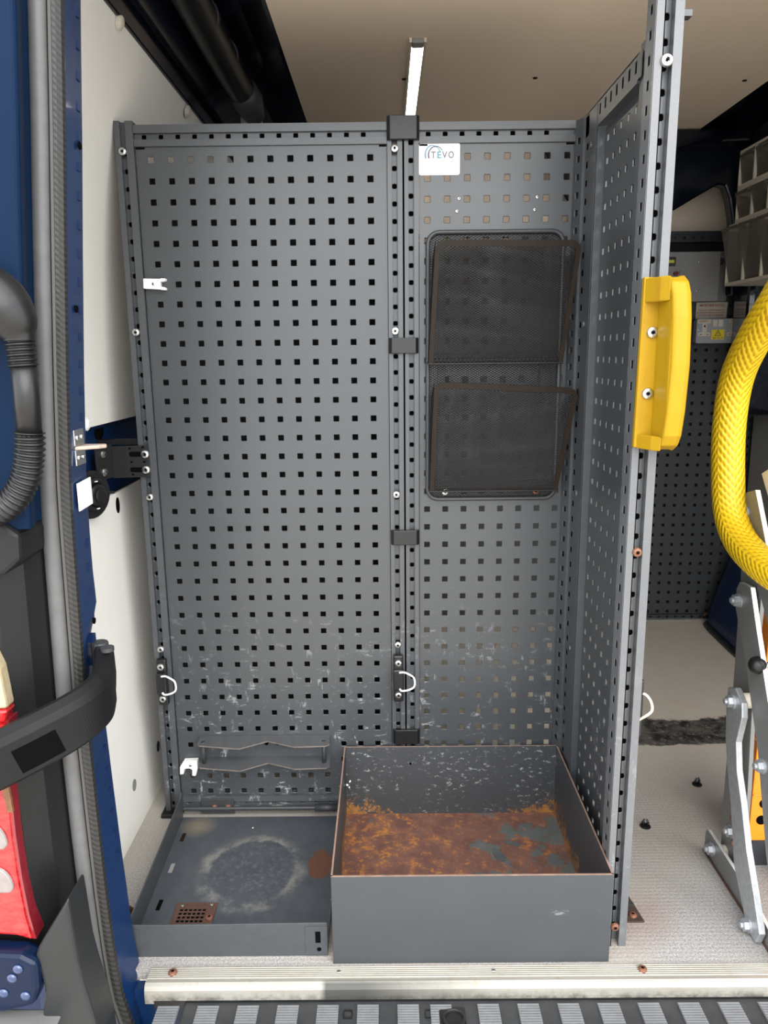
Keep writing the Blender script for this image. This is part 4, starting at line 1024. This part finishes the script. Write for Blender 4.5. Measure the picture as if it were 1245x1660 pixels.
mb = MB(); mb.lathe([(.003, 0), (.003, .0004)], 10, Matrix.Translation((.490, Y1 - T_ - .0001, .128)) @ Matrix.Rotation(PI / 2, 4, 'X')); obj('hole', mb, M_SLOT, bx)
wn = MB(); wn.tube([(X0 + T_, -.070, .110), (X0 + .012, -.070, .110)], .0055, 10)
for s_ in (1, -1): wn.tube([(X0 + .009, -.070, .110), (X0 + .012, -.070 - .001, .110 + s_ * .007), (X0 + .016, -.071, .110 + s_ * .012)], [.004, .0035, .003], 8)
obj('wing_nut', wn, M_STEEL, bx, 'bright wing nut', smooth=True)

# small things on the floor
def floor_clip(x, y, label, a):
    c = thing('trim_clip', label, 'clip', (x, y, 0), 'push-in trim clips on the floor')
    obj('flange', MB().lathe([(.0115, 0), (.0115, .002), (.008, .0032)], 18, Matrix.Translation((x, y, 0))), M_BLACK, c)
    mb = MB()
    for s_ in (1, -1):
        dx, dy = .0035 * s_ * math.cos(a), .0035 * s_ * math.sin(a)
        mb.tube([(x + dx, y + dy, .003), (x + dx * 1.5, y + dy * 1.5, .010), (x + dx * .7, y + dy * .7, .018)], [.0024, .0032, .0016], 8)
    obj('prong', mb, M_BLACK, c, smooth=True)
floor_clip(1.180, .098, 'black push-in trim clip lying on the floor, the farther of two', .3)
floor_clip(1.002, -.064, 'black push-in trim clip lying on the floor nearer the front post', -.2)
fp = thing('floor_plate', 'rusty stepped floor plate beside the foot of the front post', 'plate', (.88, -.31, 0))
mb = MB(); mb.prism([(.856, -.350), (.905, -.350), (.898, -.295), (.893, -.262), (.856, -.262)], 'z', 0, .0035); obj('plate', mb, mat('rusty_black_plate', (.06, .04, .033), .6, .2, var=.6, vscale=50, bmp=.4), fp)
obj('ridge', MB().box(.856, .899, -.309, -.304, .0035, .0055), M_DARK, fp)
for x, y in ((.888, -.336), (.880, -.274)): put(SCREWR, 'screw', (x, y, .0035), (0, 0, 1), fp)
sr = thing('tie_bracket', 'small rusted floor bracket tucked behind the left pillar', 'bracket', (-.04, -.33, 0))
obj('plate', MB().prism(rr_at(-.075, -.028, -.350, -.305, .006), 'z', 0, .004), M_RUST, sr); obj('hook', MB().tube(sm([(-.065, -.345, .004), (-.06, -.335, .018), (-.045, -.325, .02), (-.036, -.318, .004)], 4), .004, 8), M_COPPER, sr, smooth=True)

# ------------------------------------------------------------------ ceiling lamp
cl_ = thing('strip_light', 'lit white strip light recessed in the cream ceiling', 'light', (.522, .3, CZ))
obj('diffuser', MB().box(.5085, .5355, .335, 1.15, CZ - .007, CZ - .0005), M_LED, cl_, 'glowing white diffuser', bevel=.002)
mb = MB(); mb.box(.503, .5085, .30, 1.16, CZ - .009, CZ - .0002); mb.box(.5355, .541, .30, 1.16, CZ - .009, CZ - .0002); obj('side_rail', mb, M_CREAM, cl_)
obj('end_cap', MB().box(.5085, .5355, .30, .3345, CZ - .010, CZ - .0002), M_GREYLIN, cl_, 'grey end cap', bevel=.003)

# ------------------------------------------------------------------ bulkhead electrics
eb = thing('junction_box', 'grey metal electrical box mounted on the far perforated bulkhead', 'electrical box', (1.5, 1.2, 1.27))
obj('cover', MB().prism(rr_at(1.30, 1.5925, 1.184, 1.348, .002, 2), 'y', 1.170, 1.2), M_GREYBOX, eb, bevel=.0012)
obj('back_box', MB().box(1.30, 1.636, 1.2, 1.2495, 1.186, 1.352), mat('grey_box_side', (.17, .17, .17), .5), eb, bevel=.002)
for x, z in ((1.519, 1.315), (1.5205, 1.219)): put(SCREWS, 'screw', (x, 1.170, z), (0, -1, 0), eb)
mb = MB(); mb.lathe([(.012, 0), (.012, .002)], 16, Matrix.Translation((1.606, 1.1995, 1.318)) @ Matrix.Rotation(PI / 2, 4, 'X')); obj('knock_out', mb, M_DARK, eb)
obj('display_bezel', MB().box(1.40, 1.438, 1.163, 1.170, 1.301, 1.331), M_DARK, eb, bevel=.002); obj('display_window', MB().box(1.40, 1.432, 1.1622, 1.1632, 1.311, 1.321), mat('lime_display', (.62, .62, .05), .4), eb, 'lime yellow display window')
obj('red_switch', MB().tube([(1.440, 1.170, 1.276), (1.440, 1.158, 1.276)], .0075, 12), mat('dark_red_switch', (.18, .02, .015), .4), eb, 'dark red switch'); obj('key_switch', MB().tube([(1.459, 1.170, 1.277), (1.459, 1.156, 1.277)], .0075, 12), M_STEEL, eb, 'bright key switch')
obj('small_label', MB().box(1.440, 1.463, 1.1693, 1.1702, 1.245, 1.262), M_CREAM, eb)
nc = thing('notice_card', 'white printed notice between the electrical box and the sockets', 'notice', (1.606, 1.24, 1.155))
mb = MB(); mb.prism([(1.5505, 1.128), (1.660, 1.131), (1.662, 1.186), (1.5505, 1.184)], 'y', 1.2455, 1.2475); obj('card', mb, M_CREAM, nc)
text('IMPORTANT NOTICE', .0125, (1.606, 1.2450, 1.1735), nc, M_RED, .088)
for k, s_ in enumerate(('THIS SOCKET IS FOR CHARGING OF', 'BATTERIES AND OPERATING HAND TOOLS', 'DO NOT USE IF DAMAGED')): text(s_, .008, (1.604, 1.2450, 1.1575 - k * .0085), nc, M_RED, (.092, .100, .088)[k])
ds = thing('double_socket', 'grey metal double power socket with white inserts on the far bulkhead', 'socket', (1.615, 1.23, 1.085))
obj('back_box', MB().prism(rr_at(1.530, 1.690, 1.043, 1.124, .008), 'y', 1.206, 1.2495), M_DARK, ds, bevel=.002)
obj('face_plate', MB().prism(rr_at(1.538, 1.694, 1.042, 1.127, .006), 'y', 1.196, 1.206), mat('socket_grey', (.33, .34, .36), .4), ds, bevel=.002)
def white(x0, x1, z0, z1, n='insert', m=M_WHITE): return obj(n, MB().box(x0, x1, 1.1945, 1.1965, z0, z1), m, ds)
white(1.541, 1.585, 1.1105, 1.1235, 'label_strip', M_CREAM); white(1.650, 1.691, 1.1115, 1.1245, 'label_strip', M_CREAM)
for xo in (1.565, 1.6655):
    mb = MB(); mb.prism([(xo - .021, 1.067), (xo + .021, 1.067), (xo + .021, 1.079), (xo + .008, 1.081), (xo + .008, 1.1105), (xo - .008, 1.1105), (xo - .008, 1.081), (xo - .021, 1.079)], 'y', 1.1942, 1.1965); obj('insert', mb, M_CREAM, ds, 'white T-shaped insert')
    obj('earth_slot', MB().box(xo - .0022, xo + .0022, 1.1936, 1.1944, 1.097, 1.105), M_SLOT, ds)
    for s_ in (-1, 1): obj('pin_slot', MB().box(xo + s_ * .012 - .003, xo + s_ * .012 + .003, 1.1936, 1.1944, 1.071, 1.0735), M_DARK, ds)
for x in (1.6005, 1.6205): obj('rocker', MB().box(x - .009, x + .009, 1.1925, 1.1965, 1.0985, 1.1225), M_CREAM, ds, bevel=.001)
obj('warning_label', MB().box(1.5905, 1.636, 1.1945, 1.1962, 1.0555, 1.089), M_YLAB, ds, 'yellow warning label')
mb = MB()
tri = [(1.603, 1.068), (1.623, 1.068), (1.613, 1.087)]
for k in range(3):
    a, b_ = Vector((tri[k][0], 1.1940, tri[k][1])), Vector((tri[(k + 1) % 3][0], 1.1940, tri[(k + 1) % 3][1])); mb.tube([a, b_], .0010, 5)
mb.tube([(1.6125, 1.194, 1.081), (1.6140, 1.194, 1.076), (1.6120, 1.194, 1.076), (1.6133, 1.194, 1.0705)], .0008, 5)
obj('hazard_triangle', mb, M_INK, ds)
text('230 VOLTS', .0068, (1.613, 1.1940, 1.0605), ds, M_INK, .038); text('SOCKET 1', .009, (1.562, 1.1940, 1.117), ds, M_RED, .036); text('240V 6A', .009, (1.671, 1.1940, 1.118), ds, M_RED, .034)
put(SCREWS, 'screw', (1.546, 1.196, 1.089), (0, -1, 0), ds); obj('hole', MB().box(1.681, 1.687, 1.1952, 1.1962, 1.088, 1.093), M_SLOT, ds)
tag(obj('power_cable', MB().tube(sm([(1.625, 1.225, 1.215), (1.66, 1.215, 1.225), (1.71, 1.21, 1.215), (1.742, 1.205, 1.17), (1.75, 1.205, 1.05), (1.752, 1.21, .90), (1.752, 1.215, .82)], 6), .009, 10), M_BLACK, smooth=True), 'black cable leaving the grey electrical box', 'cable')
lp = [(1.775, 1.05, 1.02), (1.74, 1.05, .97), (1.725, 1.05, .90), (1.74, 1.05, .84), (1.79, 1.05, .825), (1.79, 1.05, .90)]
tag(obj('cable_loop', MB().tube(sm(lp, 8), .008, 10), M_BLACK, smooth=True), 'loop of black cable hanging above the grey wall board', 'cable')

# ------------------------------------------------------------------ clear tilt bins on the right wall
def bin_unit(z0, z1, xf, yf, wd, nb, depth, label, tilt):
    u = thing('tilt_bin_rack', label, 'storage rack', (xf, yf, z0), 'clear tilt-bin racks on the right wall')
    yn = yf - wd * nb - .006
    mb = MB(); mb.box(xf - .004, xf + depth, yn, yf, z0, z0 + .009); mb.box(xf - .004, xf + depth, yn, yf, z1 - .008, z1); mb.box(xf + depth - .004, xf + depth, yn, yf, z0, z1)
    mb.box(xf - .004, xf + depth, yf - .004, yf, z0, z1); mb.box(xf + .008, xf + depth, yn, yn + .004, z0, z1)
    obj('frame', mb, M_CREAM, u, bevel=.001)
    for k in range(1, nb):
        y = yf - k * wd; obj('divider', MB().box(xf - .004, xf + .004, y - .0035, y + .0035, z0 + .004, z1 - .004), M_CREAM, u)
    for k in range(nb):
        ya, yb = yf - k * wd - .007, yf - (k + 1) * wd + .007
        b0, t0 = (xf + .006, z0 + .011), (xf - tilt, z1 - .016); bt = (xf + depth * .7, z0 + .011); tt = (xf + depth * .6, z1 - .03)
        mb = MB(); th_ = .002
        def wallq(p, q, y0, y1):     # thin sloped sheet
            d = Vector((q[0] - p[0], q[1] - p[1])).normalized(); n_ = (-d.y * th_, d.x * th_)
            mb.prism([p, q, (q[0] + n_[0], q[1] + n_[1]), (p[0] + n_[0], p[1] + n_[1])], 'y', y0, y1)
        wallq(b0, t0, ya, yb); wallq(b0, bt, ya, yb)
        for y in (ya, yb): mb.prism([b0, t0, tt, bt], 'y', y - .0008, y + .0008)
        bn = obj('bin', mb, M_CLEAR, u, 'dirty clear plastic bin', fix=True)
        obj('rim', MB().box(t0[0] - .003, t0[0] + .003, yb, ya, t0[1] - .004, t0[1] + .003), mat('bin_rim', (.10, .09, .075), .3), bn)
        obj('back', MB().box(xf + depth * .72, xf + depth * .73, yb, ya, z0 + .012, z1 - .01), mat('bin_contents', (.075, .064, .05), .7, var=.8, vscale=40), bn)
bin_unit(1.487, 1.592, 1.500, .862, .097, 4, .085, 'top rack of clear tilt bins on the right wall', .004)
bin_unit(1.391, 1.487, 1.500, .862, .097, 4, .105, 'middle rack of clear tilt bins on the right wall', .010)
bin_unit(1.212, 1.391, 1.500, .900, .112, 4, .16, 'lowest and largest rack of clear tilt bins on the right wall', .026)

# ------------------------------------------------------------------ folding lifting frame on the right
cr_ = thing('lifting_frame', 'grey metal lifting frame with galvanised links at the right edge', 'lifting frame', (1.11, -.3, 0))
def plate(name, poly, x0, x1, m, label=None, edge=1, bev=.0008):
    return obj(name, MB().prism(poly, 'x', x0, x1, 0, edge), m if isinstance(m, list) else [m, M_EDGE], cr_, label, bevel=bev)
plate('upright', [(-.158, .700), (-.161, .675), (-.168, .587), (-.177, .358), (-.177, .132), (-.187, .010), (-.29, .010), (-.270, .113), (-.268, .215), (-.260, .312), (-.254, .395), (-.248, .488), (-.251, .595), (-.245, .70)], 1.112, 1.120, M_ALUPL, 'tall tapering grey upright', edge=0)
plate('upper_link', [(-.172, .745), (-.186, .764), (-.222, .776), (-.30, .655), (-.44, .47), (-.44, .40), (-.27, .60), (-.185, .69)], 1.098, 1.107, M_ALUPL, 'grey link with its daylit edge painted pale')
plate('lower_link', [(-.184, .580), (-.194, .597), (-.237, .600), (-.272, .533), (-.345, .404), (-.44, .225), (-.50, .10), (-.44, .02), (-.375, .163), (-.317, .319), (-.288, .375), (-.236, .472), (-.186, .545)], 1.098, 1.107, M_ALUPL, 'grey link with its daylit edge painted pale')
plate('top_cap', [(-.19, .80), (-.22, .815), (-.38, .80), (-.38, .30), (-.345, .36), (-.345, .74), (-.24, .74)], 1.122, 1.136, [M_EDGE, M_EDGE])
crank = [(-.222, .400), (-.222, .360), (-.230, .300), (-.246, .250), (-.272, .190), (-.305, .085), (-.352, .030), (-.372, .004), (-.405, .004), (-.415, .030), (-.382, .085), (-.344, .145), (-.312, .215), (-.284, .265), (-.272, .315), (-.285, .370), (-.280, .395), (-.25, .412)]
plate('crank_bar', crank, 1.080, 1.092, [M_GALV, M_GALV], 'galvanised bent crank bar', bev=.002)
obj('spacer', MB().tube([(1.092, -.250, .386), (1.135, -.262, .392)], .014, 16), M_CREAM, cr_, 'pale spacer bush', smooth=False)
plate('foot', [(-.146, .004), (-.149, .048), (-.158, .056), (-.31, .052), (-.46, .030), (-.46, .004)], 1.096, 1.103, M_ALUPL, 'grey foot plate')
obj('foot_edge', MB().box(1.094, 1.112, -.46, -.146, 0, .006), M_RUST, cr_, 'rusted lower edge')
obj('spacer', MB().tube([(1.103, -.205, .040), (1.130, -.205, .040)], .013, 14), M_CREAM, cr_)
for p, m in (((1.098, -.193, .728), BOLT), ((1.098, -.199, .563), BOLT), ((1.080, -.246, .383), BOLT), ((1.096, -.184, .030), BOLT), ((1.080, -.378, .018), BOLT), ((1.098, -.338, .305), BOLT),
             ((1.112, -.235, .132), BOLTR), ((1.112, -.224, .098), BOLT), ((1.112, -.246, .088), BOLTR)): put(m, 'bolt', p, (-1, 0, 0), cr_)
mb = MB(); rings = [[Vector((1.096, -.292, .474)) + Vector((math.sin(a) * .0, 0, 0)) + Vector((-math.cos(a) * .016, math.sin(a) * .016 * math.cos(2 * PI * k / 14), math.sin(a) * .016 * math.sin(2 * PI * k / 14))) for k in range(14)] for a in [PI * (i + .2) / 9 for i in range(9)]]
obj('ball_knob', mb.loft(rings), M_BLACK, cr_, 'black ball knob', smooth=True)
obj('knob_stem', MB().tube([(1.108, -.292, .474), (1.16, -.292, .474)], .006, 8), M_STEEL, cr_)
mb = MB(); mb.box(1.158, 1.33, -.20, -.165, .060, .275); mb.box(1.162, 1.33, -.195, -.165, .275, .56); mb.box(1.158, 1.33, -.203, -.165, .16, .163)
ob = obj('orange_bracket', mb, M_ORANGE, cr_, 'orange painted bracket with holes', bevel=.002)
mb = MB()
for x, z in ((1.183, .142), (1.180, .106)): mb.lathe([(.010, 0), (.010, .001)], 16, Matrix.Translation((x, -.20, z)) @ Matrix.Rotation(PI / 2, 4, 'X'))
obj('hole', mb, M_SLOT, ob)
obj('orange_post', MB().box(1.17, 1.32, -.195, -.165, .0, .060), M_DARK, cr_)
mb = MB(); mb.prism([(-.15, .0), (-.15, .06), (-.46, .05), (-.46, 0)], 'x', 1.21, 1.218, 0, 1); obj('second_foot', mb, [M_ALUPL, mat('raw_wood_edge', (.45, .30, .22), .7)], cr_, 'second grey foot plate')
yt = thing('padded_hoop', 'yellow hoop in braided sleeve on the lifting frame at the right edge', 'hoop', (1.075, -.2, .64))
pth = sm([(1.075, y, z) for y, z in ((-.50, 1.20), (-.41, 1.18), (-.333, 1.137), (-.288, 1.099), (-.221, 1.042), (-.166, .975), (-.149, .895), (-.158, .804), (-.183, .727), (-.238, .683), (-.335, .664), (-.45, .668), (-.54, .71), (-.585, .80), (-.59, .95), (-.575, 1.08), (-.545, 1.16), (-.50, 1.20))], 10)
hm = MB().tube(pth, .0290, 28, uv=True)
hoop = obj('braided_sleeve', hm, M_BRAID, yt, smooth=True, fix=False)
obj('hoop_clamp', MB().tube([(1.080, -.40, .664), (1.121, -.365, .664)], .012, 12), M_GALV, yt)
